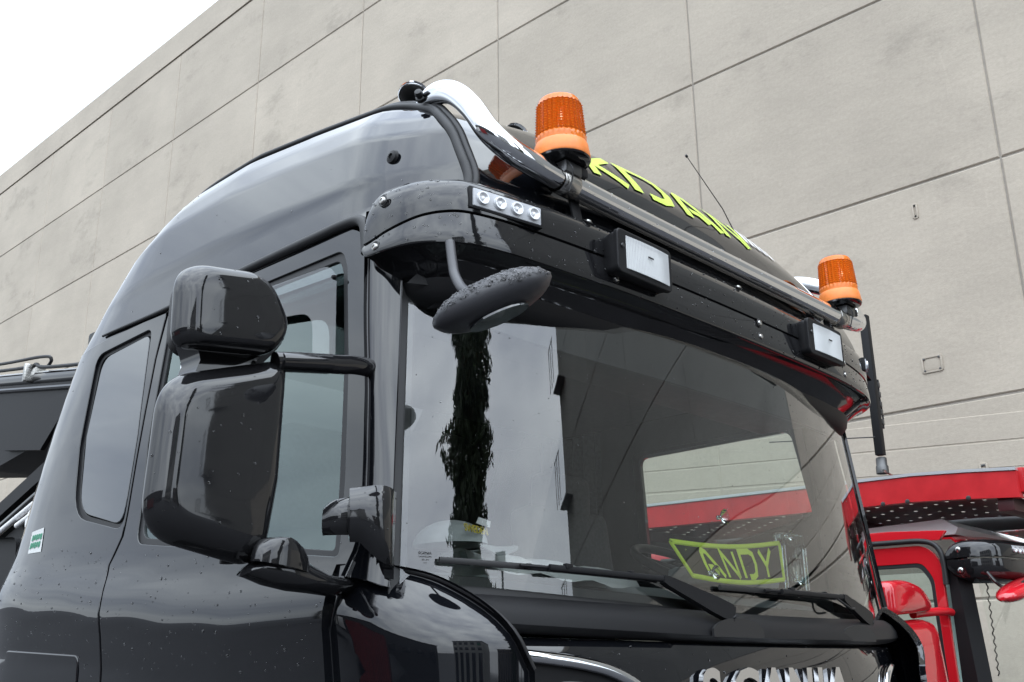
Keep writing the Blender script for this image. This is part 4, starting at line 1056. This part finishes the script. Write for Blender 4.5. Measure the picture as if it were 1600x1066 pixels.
# ---- rain drops on the truck (too many to count)
def scatter(objs, n, rmin, rmax, name, parent=truck, cond=None, flat=.55):
    tris = []; tot = 0
    off = V((0, 0, 0)) 
    for o in objs:
        base = V((0, 0, 0)); q = o
        while q is not None: base += q.location; q = q.parent
        me = o.data; me.calc_loop_triangles()
        for tr_ in me.loop_triangles:
            a, b, c = (me.vertices[i].co + base for i in tr_.vertices); nn = (b - a).cross(c - a); ar = nn.length / 2
            if ar < 1e-9: continue
            ce = (a + b + c) / 3
            nn.normalize()
            if (V((0, 0, 1.7)) - ce).dot(nn) < 0: continue
            if cond and not cond(ce, nn): continue
            tot += ar; tris.append((tot, a, b, c, nn))
    import bisect
    keys = [t_[0] for t_ in tris]; vs, fs = [], []
    rr = random.Random(5)
    for _ in range(n):
        t_ = tris[min(len(tris) - 1, bisect.bisect(keys, rr.random() * tot))]; u, v = rr.random(), rr.random()
        if u + v > 1: u, v = 1 - u, 1 - v
        p = t_[1] + (t_[2] - t_[1]) * u + (t_[3] - t_[1]) * v; nn = t_[4]
        r = rmin + (rmax - rmin) * rr.random() ** 3
        q = nn.to_track_quat('Z', 'Y'); s = len(vs); m_ = 8
        sx_ = 1 + .5 * rr.random()
        for k, (ra, hh) in enumerate(((1, -.05), (.86, .42), (.5, .62))):
            for j in range(m_):
                a = 2 * math.pi * j / m_; vs.append(p + q @ V((ra * r * math.cos(a) * sx_, ra * r * math.sin(a), hh * r * flat / .55)))
        vs.append(p + q @ V((0, 0, .68 * r * flat / .55)))
        for k in range(2):
            for j in range(m_): fs.append((s + k * m_ + j, s + k * m_ + (j + 1) % m_, s + (k + 1) * m_ + (j + 1) % m_, s + (k + 1) * m_ + j))
        for j in range(m_): fs.append((s + 2 * m_ + j, s + 2 * m_ + (j + 1) % m_, s + 3 * m_))
    o = mesh(name, vs, fs, WATER, None); attach(o, parent); o['kind'] = 'stuff'; return o
byn = lambda par, nm: [o for o in par.children if o.name.split('.')[0] == nm]
drops = []
scatter([door, quarter], 380, .0012, .0040, 'raindrops', cond=lambda c, n: c.z < 2.05 and c.z > 1.7)
scatter([roofpanel, quarter], 70, .001, .003, 'raindrops', cond=lambda c, n: True)
scatter([screen], 330, .0007, .0022, 'raindrops')
scatter(byn(visor, 'lower_band') + byn(visor, 'upper_band'), 900, .0009, .0036, 'raindrops', cond=lambda c, n: n.z > -.5)
scatter(byn(km, 'housing'), 420, .0010, .0038, 'raindrops', cond=lambda c, n: n.z > -.1)
scatter(byn(mir_big, 'housing') + byn(mir_s, 'housing'), 46, .0012, .0034, 'raindrops', cond=lambda c, n: n.z > -.6)
scatter(byn(truck, 'corner_deflector') + byn(truck, 'corner_pillar'), 170, .001, .0030, 'raindrops', cond=lambda c, n: n.z > -.5)
scatter(byn(truck, 'wing') + byn(truck, 'front_panel'), 300, .001, .0034, 'raindrops', cond=lambda c, n: c.z > 1.6)
scatter([bar], 160, .001, .0028, 'raindrops', cond=lambda c, n: c.x > 1.75)

# ================================================================== things in the cab
def windscreen_inside(x, z, d): 
    p = wsurf((x - XC) / ws_e(z)[0], z); return V((x, p.y + d, z))
sign = thing('name_plate', 'black name plate with lime border reading ANDY behind the windscreen', 'name sign', (2.4, 1.48, 2.0))
def attach2(o, root, p=None):
    p = p or root; attach(o, p); return o
SY = 1.475; LIME = mat('sign_lime', (.72, .95, .08), .5)
def signP(a, b, l=0.): # 0..1 coords on the plate; curved outline
    # corners measured on the plate plane
    tl_, tr, br, bl = V((2.115, SY - .0, 2.003)), V((2.645, SY + .0, 2.040)), V((2.655, SY, 1.940)), V((2.205, SY, 1.925))
    top = tl_.lerp(tr, a); bot = bl.lerp(br, a); p = bot.lerp(top, b)
    p.z -= .012 * math.sin(math.pi * a) ; p.y -= l; return p
vs, fs = [], []
rws = [[signP(a / 14, b / 4) for a in range(15)] for b in range(5)]
attach2(sheet('plate', rws, mat('sign_black', (.012, .012, .012), .3), None, thick=.004), sign)
for st in ([(0, 0), (0, 1)], [(0, 1), (.25, 1), (.5, 1), (.75, 1), (1, 1)], [(1, 1), (1, 0)], [(1, 0), (.75, 0), (.5, 0), (.25, 0), (0, 0)]):
    P = [signP(*q, .0045) for q in st]; Pd = catmull(P, 3) if len(P) > 2 else [P[0].lerp(P[1], k / 4) for k in range(5)]
    attach2(tube('border', Pd, .0062, LIME, None, 6, squash=.5, up=(0, -1, 0)), sign)
for ch, a0, w in (('A', .19, .16), ('N', .385, .13), ('D', .56, .155), ('Y', .755, .14)):
    vs, fs = [], []
    for st in GL[ch]:
        rws = stroke('x', [(p[0] * 1., p[1] * .75) for p in st], .165, lambda a, b, l: signP(a0 + a * w, .12 + b * .98, .0085), None, None); add_rows(vs, fs, rws)
    attach2(mesh('letter', vs, fs, LIME, None, smooth=False), sign)
PADM = glass_mat('clear_rubber', (.75, .8, .8), 2.5)
def pad(x, z, root, r=.019):
    p = windscreen_inside(x, z, .006)
    attach2(lathe('suction_pad', [(r, 0), (r * .9, .004), (r * .45, .010), (.005, .012), (.006, .024), (0, .026)], PADM, None, p, (0, 1, 0), 20), root)
pad(2.64, 2.055, sign, .016); pad(2.655, 1.935, sign, .016); pad(2.225, 1.930, sign, .018)
pd = thing('suction_cup', 'clear round suction cup stuck alone on the windscreen above the name sign', 'suction cup', (2.3, 1.4, 2.08))
pad(2.300, 2.075, pd, .020)
cap = thing('cap', 'pale baseball cap with yellow lettering lying on the dashboard', 'cap', (1.63, 1.64, 1.90))
rows = []
for k in range(8):
    ph = k / 7 * math.pi / 2; r_ = math.cos(ph); rows.append([V((1.575 + .072 * r_ * math.cos(a), 1.68 + .095 * r_ * math.sin(a), 1.968 + .055 * math.sin(ph))) for a in [2 * math.pi * q / 20 for q in range(21)]])
CAPM = mat('cap_cloth', (.40, .42, .42), .9, noise=(50, .1))
attach2(sheet('crown', rows, CAPM, None), cap)
rows = []
for k in range(5):
    r_ = 1 + k / 4 * .75; rows.append([V((1.585 + .08 * r_ * math.cos(a), 1.68 + .085 * r_ * math.sin(a), 1.966 - .012 * k / 4 + .02 * math.sin(a * 2 + 2.2) * k / 4)) for a in [R(-95) + R(130) * q / 12 for q in range(13)]])
attach2(sheet('brim', rows, CAPM, None, thick=.003), cap)
M = Matrix.Translation(V((1.560, 1.580, 1.985))) @ Matrix.Rotation(R(14), 4, 'Z') @ Matrix.Rotation(R(78), 4, 'X')
attach2(link('lettering', text_obj('lettering', 'SWEDEN', .024, GOLD, M, ext=.001), GOLD), cap)
attach2(prism('badge', [V((1.555, 1.578, 2.005)), V((1.600, 1.582, 2.0)), V((1.61, 1.59, 2.015)), V((1.57, 1.585, 2.02))], (0, -1, 0), .002, WHITEV, None), cap)
cloth = thing('papers', 'pale papers spread across the dashboard beside the cap', 'papers', (1.95, 1.7, 1.93))
rows = []
for j in range(9):
    rows.append([V((1.62 + .62 * i / 16, 1.66 + .12 * j / 8, 1.925 + .045 * math.sin(math.pi * j / 8) ** .5 - .02 * i / 16 + .006 * math.sin(i * 1.3 + j))) for i in range(17)])
attach2(sheet('sheet', rows, WHITECLOTH, None), cloth)
tray = thing('document_holder', 'clear plastic document holder standing at the far end of the dashboard', 'document holder', (2.78, 1.52, 1.93))
CLR = glass_mat('clear_plastic', (.80, .86, .85), 3.0)
attach2(box('back', (2.765, 1.50, 1.985), (.135, .004, .15), CLR, None, .002), tray)
for k in range(5): attach2(box('divider', (2.71 + k * .027, 1.505, 2.06), (.020, .03, .035), CLR, None, .004), tray)
for x_ in (2.705, 2.825): attach2(tube('rail', [(x_, 1.49, 1.92), (x_, 1.49, 2.04)], .006, PADM, None, 8), tray)
attach2(box('pocket', (2.765, 1.488, 1.97), (.075, .006, .075), CLR, None, .003), tray)

# ================================================================== RED CAR TRANSPORTER (truck + deck), right of picture
rt = thing('truck', 'bright red truck cab with red mirrors and black visor, parked beyond', 'truck', (5.9, 2.5, 0))
def A(o, p=None): return attach(o, p or rt)
RX = 4.80
def rside(y, z):
    f = z - 2.0
    xx = RX + .03 * max(0, f) + (max(0, z - 2.27) ** 2) * 1.6
    return V((xx, y, z))
hole_ = rounded([(1.95, 2.165), (2.56, 2.17), (2.56, 1.60), (1.895, 1.60), (1.902, 2.09)], [.03, .04, .04, .03, .03])
rd = A(panel('door', rside, rounded([(1.93, 2.24), (2.62, 2.245), (2.62, 1.0), (1.85, 1.0), (1.866, 2.17)], [.05, .02, .02, 0, .05]), RED, None, holes=[hole_], step=.05, flip=-1))
attach(panel('window', lambda y, z: rside(y, z) + V((.012, 0, 0)), hole_, SIDEGLASS, None, step=.06, flip=-1, flange=0), rd)
attach(panel('frame', lambda y, z: rside(y, z) + V((.004, 0, 0)), hole_, RUBBER, None, holes=[rounded([(1.965, 2.148), (2.545, 2.155), (2.545, 1.62), (1.912, 1.62), (1.92, 2.08)], [.03, .04, .04, .03, .03])], step=.06, flip=-1, flange=.01), rd)
A(panel('roof_side_panel', rside, [(1.86, 2.262), (3.6, 2.29), (3.6, 2.34), (2.1, 2.318), (1.83, 2.30)], RED, None, step=.06, flip=-1))
A(tube('rain_gutter', [rside(y, z) + V((-.01, 0, 0)) for y, z in ((3.4, 2.28), (2.6, 2.272), (2.1, 2.265), (1.93, 2.258), (1.868, 2.225), (1.848, 2.16), (1.848, 2.06))], .013, RUBBER, None, 10, smooth_n=5))
A(panel('quarter_panel', rside, [(2.64, 1.0), (2.64, 2.25), (3.6, 2.28), (3.6, 1.0)], RED, None, step=.1, flip=-1))
# black pillar beside the screen, front face plane
FY = 1.76
def rfront(x, z): u = (x - 5.9) / 1.05; return V((x, FY + .10 * (z - 1.7) - .17 * (1 - abs(min(1, max(-1, u))) ** 2.4), z))
A(lofted('corner_pillar', [[V((x_, y_, z_)) for x_, y_ in ((RX + .01, 1.842), (RX + .0, 1.775 + .06 * (z_ - 1.7)), (RX + .06, 1.735 + .06 * (z_ - 1.7)), (RX + .14, 1.80 + .06 * (z_ - 1.7)))] for z_ in (1.0, 1.5, 2.0, 2.2)], PLASTIC, None))
A(panel('windscreen', rfront, [(4.93, 1.55), (6.87, 1.55), (6.87, 2.2), (4.95, 2.2)], GLASS, None, step=.08, flip=1, flange=0))
A(sheet('front_panel', [[V((5.9 + 1.05 * (-1 + j / 12), FY - .03 - .17 * (1 - abs(-1 + j / 12) ** 2.4), z_)) for j in range(25)] for z_ in (1.54, 1.3, 1.0, .6)], RED, None, thick=.01))
A(sheet('roof', [[V((5.9 + w * (-1 + j / 10), y_, z_ + .05 * (1 - (-1 + j / 10) ** 2))) for j in range(21)] for y_, z_, w in ((1.80, 2.24, 1.0), (1.84, 2.28, .99), (2.2, 2.30, .98), (3.6, 2.32, .98))], RED, None, thick=.01))
A(lofted('roof_spoiler', [[V((x_, y_, z_)) for y_, z_ in ((1.83, 2.33), (1.90, 2.375), (2.6, 2.36), (2.6, 2.30), (1.85, 2.30))] for x_ in (4.98, 6.8)], WHITEV, None, angle=20)); A(box('rear_wall', (5.9, 3.6, 1.6), (2.1, .05, 1.7), INTER, None, .01)); A(box('dashboard', (5.9, 2.0, 1.5), (2.0, .4, .16), DASH, None, .05))
A(box('chassis', (5.9, 4.5, .75), (2.0, 5.5, .5), DARKSTEEL, None, .02))
# pale blind and orange load strap seen through its screen
A(box('blind', (5.15, 2.0, 1.86), (.22, .01, .5), mat('pale_blind', (.55, .75, .70), .8), None, .002, Matrix.Rotation(R(8), 3, 'Y')))
A(tube('coiled_cable', [V((5.16 + .012 * math.cos(k * 1.4) + .0012 * k * -.3, 1.80, 2.10 - k * .0085)) for k in range(52)], .0035, RUBBER, None, 6))
# visor
rv = bpy.data.objects.new('sun_visor', None); scn.collection.objects.link(rv); rv.parent = rt
rvp = [V((p[0], p[1], 0)) for p in catmull([V(p) for p in ((4.775, 1.825), (4.765, 1.75), (4.785, 1.68), (4.86, 1.61), (5.05, 1.57), (5.4, 1.55), (5.9, 1.54), (6.5, 1.55), (6.9, 1.63), (7.04, 1.8))], 5)]
def rband(name, prof):
    rows = []
    for o2, z2 in prof:
        r_ = []
        for i, p in enumerate(rvp):
            t_ = (rvp[min(i + 1, len(rvp) - 1)] - rvp[max(i - 1, 0)]).normalized(); e = min(1, i / 6); e = math.sqrt(1 - (1 - e) ** 2)
            r_.append(p + V((t_.y, -t_.x, 0)) * o2 + V((0, 0, 2.165 + (z2 - 2.165) * (.55 + .45 * e))))
        rows.append(r_)
    attach(sheet(name, rows, GLOSSPL, None, thick=.004), rv)
rband('upper_band', [(-.004, 2.168), (.003, 2.17), (.003, 2.21), (-.004, 2.232), (-.02, 2.245), (-.08, 2.245)])
rband('lower_band', [(-.004, 2.163), (.002, 2.161), (.004, 2.13), (-.002, 2.095), (-.02, 2.075), (-.09, 2.06)])
for z_ in (2.205, 2.115): attach(lathe('screw', [(0, .004), (.007, .004), (.011, .001), (.012, 0)], STEEL, None, (4.760, 1.765, z_), (-1, 0, 0), 14), rv)
led_block(V((4.93, 1.60, 2.205)), V((5.09, 1.565, 2.205)), .036, 5, rv, nv=V((-.22, -.97, 0)).normalized())
# its mirrors
rm = bpy.data.objects.new('main_mirror', None); scn.collection.objects.link(rm); rm.parent = rt
def rblock(name, outl, y0, y1, dome, par, rad):
    base = rounded(outl, rad, 6); cxm = sum(p[0] for p in base) / len(base); czm = sum(p[1] for p in base) / len(base); secs = []
    for k in range(6):
        a = k / 5 * math.pi / 2; s = .62 + .38 * math.sin(a) ** .75 if k else .35
        secs.append([V((cxm + (p[0] - cxm) * s, y0 - dome * math.cos(a), czm + (p[1] - czm) * s)) for p in base])
    secs.append([V((p[0] + .02, y1, p[1])) for p in base]); attach(lofted(name, secs, RED, None, angle=50), par)
rblock('housing', [(4.22, 2.045), (4.40, 2.062), (4.555, 2.04), (4.655, 1.965), (4.63, 1.935), (4.22, 1.905)], 1.9, 1.96, .05, rm, [.05, .05, .06, .03, .03, .03])
rblock('housing', [(4.22, 1.88), (4.56, 1.905), (4.675, 1.895), (4.735, 1.60), (4.70, 1.30), (4.22, 1.30)], 1.9, 1.98, .05, rm, [.03, .03, .04, .03, .05, .05])
attach(tube('arm', [(4.56, 1.92, 1.925), (4.66, 1.90, 1.935), (4.76, 1.86, 1.942), (4.81, 1.85, 1.938)], .019, RED, None, 12, smooth_n=4), rm)
fm2 = bpy.data.objects.new('front_mirror', None); scn.collection.objects.link(fm2); fm2.parent = rt
attach(tube('stem', [(4.78, 1.66, 2.10), (4.785, 1.63, 2.055), (4.82, 1.60, 2.022), (4.88, 1.585, 2.02)], .008, GLOSSPL, None, 8, smooth_n=4), fm2)
secs = []
for k in range(15):
    t_ = k / 14; w = max(.05, (1 - abs(2 * t_ - 1) ** 2.4)) ** .5; c_ = V((4.66, 1.57, 1.978)).lerp(V((5.10, 1.56, 2.075)), t_)
    secs.append([c_ + V((0, -.07 * w * math.cos(a), .040 * w * math.sin(a))) for a in [2 * math.pi * q / 16 for q in range(16)]])
attach(lofted('housing', secs, RED, None, angle=70), fm2)
for q in range(3): attach(lathe('socket', [(0, .002), (.006, .002), (.007, 0)], RUBBER, None, (4.83 + q * .022, 1.535, 2.052 + q * .006), (-.3, -.6, .8), 10), fm2)

# the upper car deck over the red cab
dk = thing('car_deck', 'red steel upper loading deck with perforated floor above the red cab', 'loading deck', (5.9, 5, 2.5))
def DA(o, p=None): return attach(o, p or dk)
DX = 4.80
dtop = [(12.0, 2.75), (6.0, 2.66), (4.4, 2.61), (3.2, 2.585), (2.22, 2.566), (1.95, 2.562), (1.72, 2.548), (1.48, 2.528)]
dh = .118
DA(lofted('side_beam', [[V((DX, y, z - dh)), V((DX, y, z)), V((DX + .05, y, z)), V((DX + .05, y, z - dh))] for y, z in dtop], REDMAT, None, angle=10))
DA(lofted('edge_strip', [[V((DX - .006, y, z + .002)), V((DX - .006, y, z + .016)), V((DX + .055, y, z + .016)), V((DX + .055, y, z + .002))] for y, z in dtop], mat('galvanised', (.6, .61, .62), .35, metal=.6), None, angle=10))
far_ = DX + 2.3
DA(lofted('side_beam', [[V((far_, y, z - dh)), V((far_, y, z)), V((far_ + .05, y, z)), V((far_ + .05, y, z - dh))] for y, z in dtop], REDMAT, None, angle=10))
DA(box('front_beam', (DX + .62, 1.40, 2.49), (1.2, .05, .11), REDMAT, None, .006, Matrix.Rotation(R(-8), 3, 'Z')))
# perforated floor strips: real holes
def deck_strip(x0, x1, y0, y1, zf):
    vs, fs = [], []; px_ = .085; n = int((x1 - x0) / px_); k = int((y1 - y0) / px_)
    for i in range(n):
        for j in range(k):
            cx_, cy_ = x0 + (i + .5) * px_, y0 + (j + .5) * px_; h = px_ / 2; s = len(vs); hole = (i + j) % 2 == 0
            sq = [(-h, -h), (h, -h), (h, h), (-h, h)]; vs += [V((cx_ + a, cy_ + b, zf(cy_ + b))) for a, b in sq]
            if hole:
                r_ = .011; hx = [(r_ * 1.5 * math.cos(a), r_ * math.sin(a)) for a in [R(225 + 90 * q) for q in range(4)]]
                vs += [V((cx_ + a, cy_ + b, zf(cy_ + b))) for a, b in hx]
                for q in range(4): fs.append((s + q, s + (q + 1) % 4, s + 4 + (q + 1) % 4, s + 4 + q))
            else: fs.append((s, s + 1, s + 2, s + 3))
    return vs, fs
zf = lambda y: interp(y, [p[0] for p in dtop[::-1]], [p[1] - dh + .004 for p in dtop[::-1]])
for x0, x1 in ((DX + .05, DX + .82), (DX + 1.50, far_)):
    vs, fs = deck_strip(x0, x1, 1.45, 6.6, zf); o = DA(mesh('perforated_floor', vs, fs, mat('deck_red', (.10, .008, .010), .5, noise=(6, .3)), None, smooth=False)); o['kind'] = 'stuff'
for y_ in (1.55, 2.5, 3.6, 4.7): DA(box('cross_member', (DX + 1.17, y_, zf(y_) - .03), (2.3, .07, .06), mat('deck_dark', (.05, .008, .01), .5), None, .004))
DA(box('inner_rail', (DX + .86, 4.0, zf(4.0) - .02), (.05, 5.2, .09), DARKSTEEL, None, .004, Matrix.Rotation(R(1.3), 3, 'X')))
for y_ in (1.98, 2.10, 1.70): DA(lathe('rivet', [(0, .006), (.01, .004), (.012, 0)], DARKSTEEL, None, (DX, y_, zf(y_)), (-1, 0, 0), 8))
# white roof spoiler edge seen under the deck

post = thing('deck_post', 'thin black upright post with cable clips on the red deck edge', 'post', (4.82, 2.08, 2.57))
PX, PY = 4.83, 2.095
attach(box('pole', (PX, PY, 3.05), (.040, .040, .72), PLASTIC, None, .004), post)
attach(box('strip', (PX + .024, PY - .0, 3.05), (.010, .028, .70), mat('grey_strip', (.35, .38, .38), .4), None, .002), post)
attach(lathe('socket', [(.030, 0), (.030, .035), (.026, .04), (.026, .075), (.02, .08)], DARKSTEEL, None, (PX, PY, 2.60), (0, 0, 1), 20), post)
attach(tube('pin', [(PX - .06, PY - .03, 2.605), (PX + .10, PY + .0, 2.606)], .006, STEEL, None, 8), post)
for k, z_ in enumerate((2.86, 2.91, 2.95, 3.0, 3.05)):
    attach(box('clip', (PX + .037, PY - .01, z_), (.022, .02, .028), DARKSTEEL, None, .003), post)
attach(tube('cable', [(PX + .05, PY - .01, 2.83), (PX + .058, PY - .01, 2.90), (PX + .045, PY - .01, 2.98), (PX + .05, PY - .01, 3.08)], .005, RUBBER, None, 6, smooth_n=4), post)
attach(tube('wire', [(PX - .01, PY, 2.78), (PX - .35, PY + .4, 2.765)], .003, RUBBER, None, 6), post)

# ================================================================== the place in front of the trucks (seen mirrored in paint and glass)
def leafmat():
    m = mat('dark_foliage', (.035, .055, .02), .6, noise=(4, .5)); return m
FOL = leafmat(); BARK = mat('bark', (.06, .045, .03), .9, noise=(10, .3))
tree = thing('columnar_tree', 'tall narrow dark tree mirrored in the near half of the windscreen', 'tree', (5.2, -24, 0))
attach(tube('trunk', [(5.2, -24, 0), (5.25, -24, 8), (5.2, -24, 26)], lambda t: .32 * (1 - t) + .04, BARK, None, 10), tree)
rr = random.Random(3); vs, fs = [], []
for k in range(52000):
    h = 1.5 + 27 * rr.random(); f = (h - 1.5) / 27
    rad = 2.5 * (1 - f ** 4) ** .6 * min(1, .45 + f * 3) * (.85 + .10 * math.sin(h * 1.1) + .08 * math.sin(h * 2.9 + 1) + .07 * math.sin(h * 7.3))
    a = 2 * math.pi * rr.random(); r_ = rad * rr.random() ** .5 * (.78 + .75 * mnoise.noise(V((math.cos(a) * 1.3, math.sin(a) * 1.3, h * .55))))
    if mnoise.noise(V((math.cos(a) * 2.5, math.sin(a) * 2.5, h * .9 + 7))) < -.34: continue
    c_ = V((5.2 + r_ * math.cos(a), -24 + r_ * math.sin(a), h)); s_ = .10 + .16 * rr.random()
    d1 = V((rr.uniform(-1, 1), rr.uniform(-1, 1), rr.uniform(-2.4, -.2))).normalized(); d2 = d1.cross(V((rr.uniform(-1, 1), rr.uniform(-1, 1), rr.uniform(-1, 1)))).normalized()
    s = len(vs); vs += [c_ - d1 * s_, c_ + d2 * s_ * .35, c_ + d1 * s_, c_ - d2 * s_ * .35]; fs.append((s, s + 1, s + 2, s + 3))
o = attach(mesh('crown', vs, fs, FOL, None, smooth=False), tree); o['kind'] = 'stuff'
def building(name, label, x0, x1, y0, y1, h, m_, face, nw, floors, wm, group=None):
    b = thing(name, label, 'building', ((x0 + x1) / 2, (y0 + y1) / 2, 0))
    attach(box('wall', ((x0 + x1) / 2, (y0 + y1) / 2, h / 2), (x1 - x0, y1 - y0, h), m_, None, .05), b)
    attach(box('roof', ((x0 + x1) / 2, (y0 + y1) / 2, h + .12), (x1 - x0 + .4, y1 - y0 + .4, .25), DARKSTEEL, None, .03), b)
    for f in range(floors):
        for k in range(nw):
            z = 1.6 + f * 2.9
            if face == 'y': c_ = (x0 + (x1 - x0) * (k + .5) / nw, y1 + .02, z); sz = ((x1 - x0) / nw * .55, .08, 1.5)
            else: c_ = (x1 + .02, y0 + (y1 - y0) * (k + .5) / nw, z); sz = (.08, (y1 - y0) / nw * .55, 1.5)
            w_ = attach(box('window', c_, sz, TINT, None, .01), b)
    return b
CREAM = mat('render', (.50, .49, .46), .8, noise=(1.5, .12))
b1 = building('office_building', 'cream three storey office block mirrored in the big mirror housing', -15, -4.5, -24, -17, 8.6, CREAM, 'y', 5, 3, TINT)
attach(box('sign', (-5.6, -16.93, 6.9), (.8, .06, 1.1), STICKG, None, .01), b1)
b2 = building('workshop', 'low grey workshop mirrored along the lower door of the black truck', -30, -20, -14, 30, 5.2, mat('cladding', (.05, .05, .05), .6, noise=(2, .15)), 'x', 10, 1, TINT)
RC_ = mat('container_red', (.22, .02, .02), .5, noise=(3, .3)); WB_ = mat('white_box', (.55, .55, .54), .5, noise=(2, .1))
def container(name, label, x0, x1, y0, y1, z0, z1, m_, cat):
    c = thing(name, label, cat, ((x0 + x1) / 2, (y0 + y1) / 2, 0)); k = int((y1 - y0) / .14); rows = []
    for z_ in (z0, z1): rows.append([V((x1 + (.03 if (j // 2) % 2 else 0), y0 + (y1 - y0) * j / (2 * k), z_)) for j in range(2 * k + 1)])
    attach(sheet('corrugated_side', rows, m_, None, smooth=False), c)
    attach(box('body', ((x0 + x1) / 2 - .02, (y0 + y1) / 2, (z0 + z1) / 2), (x1 - x0 - .08, y1 - y0 - .02, z1 - z0 - .02), m_, None, .02), c)
    for y_ in (y0, y1): attach(box('corner_post', (x1, y_, (z0 + z1) / 2), (.12, .12, z1 - z0), DARKSTEEL, None, .01), c)
    attach(box('roof_rail', (x1, (y0 + y1) / 2, z1), (.12, y1 - y0, .12), DARKSTEEL, None, .01), c)
    return c
container('shipping_container', 'dark red shipping container mirrored low in the door of the black truck', -11.5, -9, 2, 8, .15, 2.7, RC_, 'container')
container('shipping_container', 'white box container mirrored low in the rear corner of the black truck', -12, -9.6, 10.5, 16.5, .9, 3.3, WB_, 'container')
b3 = building('house', 'long dark house row mirrored low in the windscreen', -2.5, 9, -42, -34, 6.5, mat('brick_render', (.18, .15, .12), .8, noise=(2, .2)), 'y', 9, 2, TINT)
lp = thing('street_lamp', 'slim street lamp mirrored near the middle of the windscreen', 'street lamp', (5.2, -13, 0))
attach(tube('pole', [(5.2, -13, 0), (5.2, -13, 6.2)], .05, DARKSTEEL, None, 8), lp); attach(box('lamp_head', (5.1, -13, 6.3), (.5, .2, .22), DARKSTEEL, None, .03), lp)
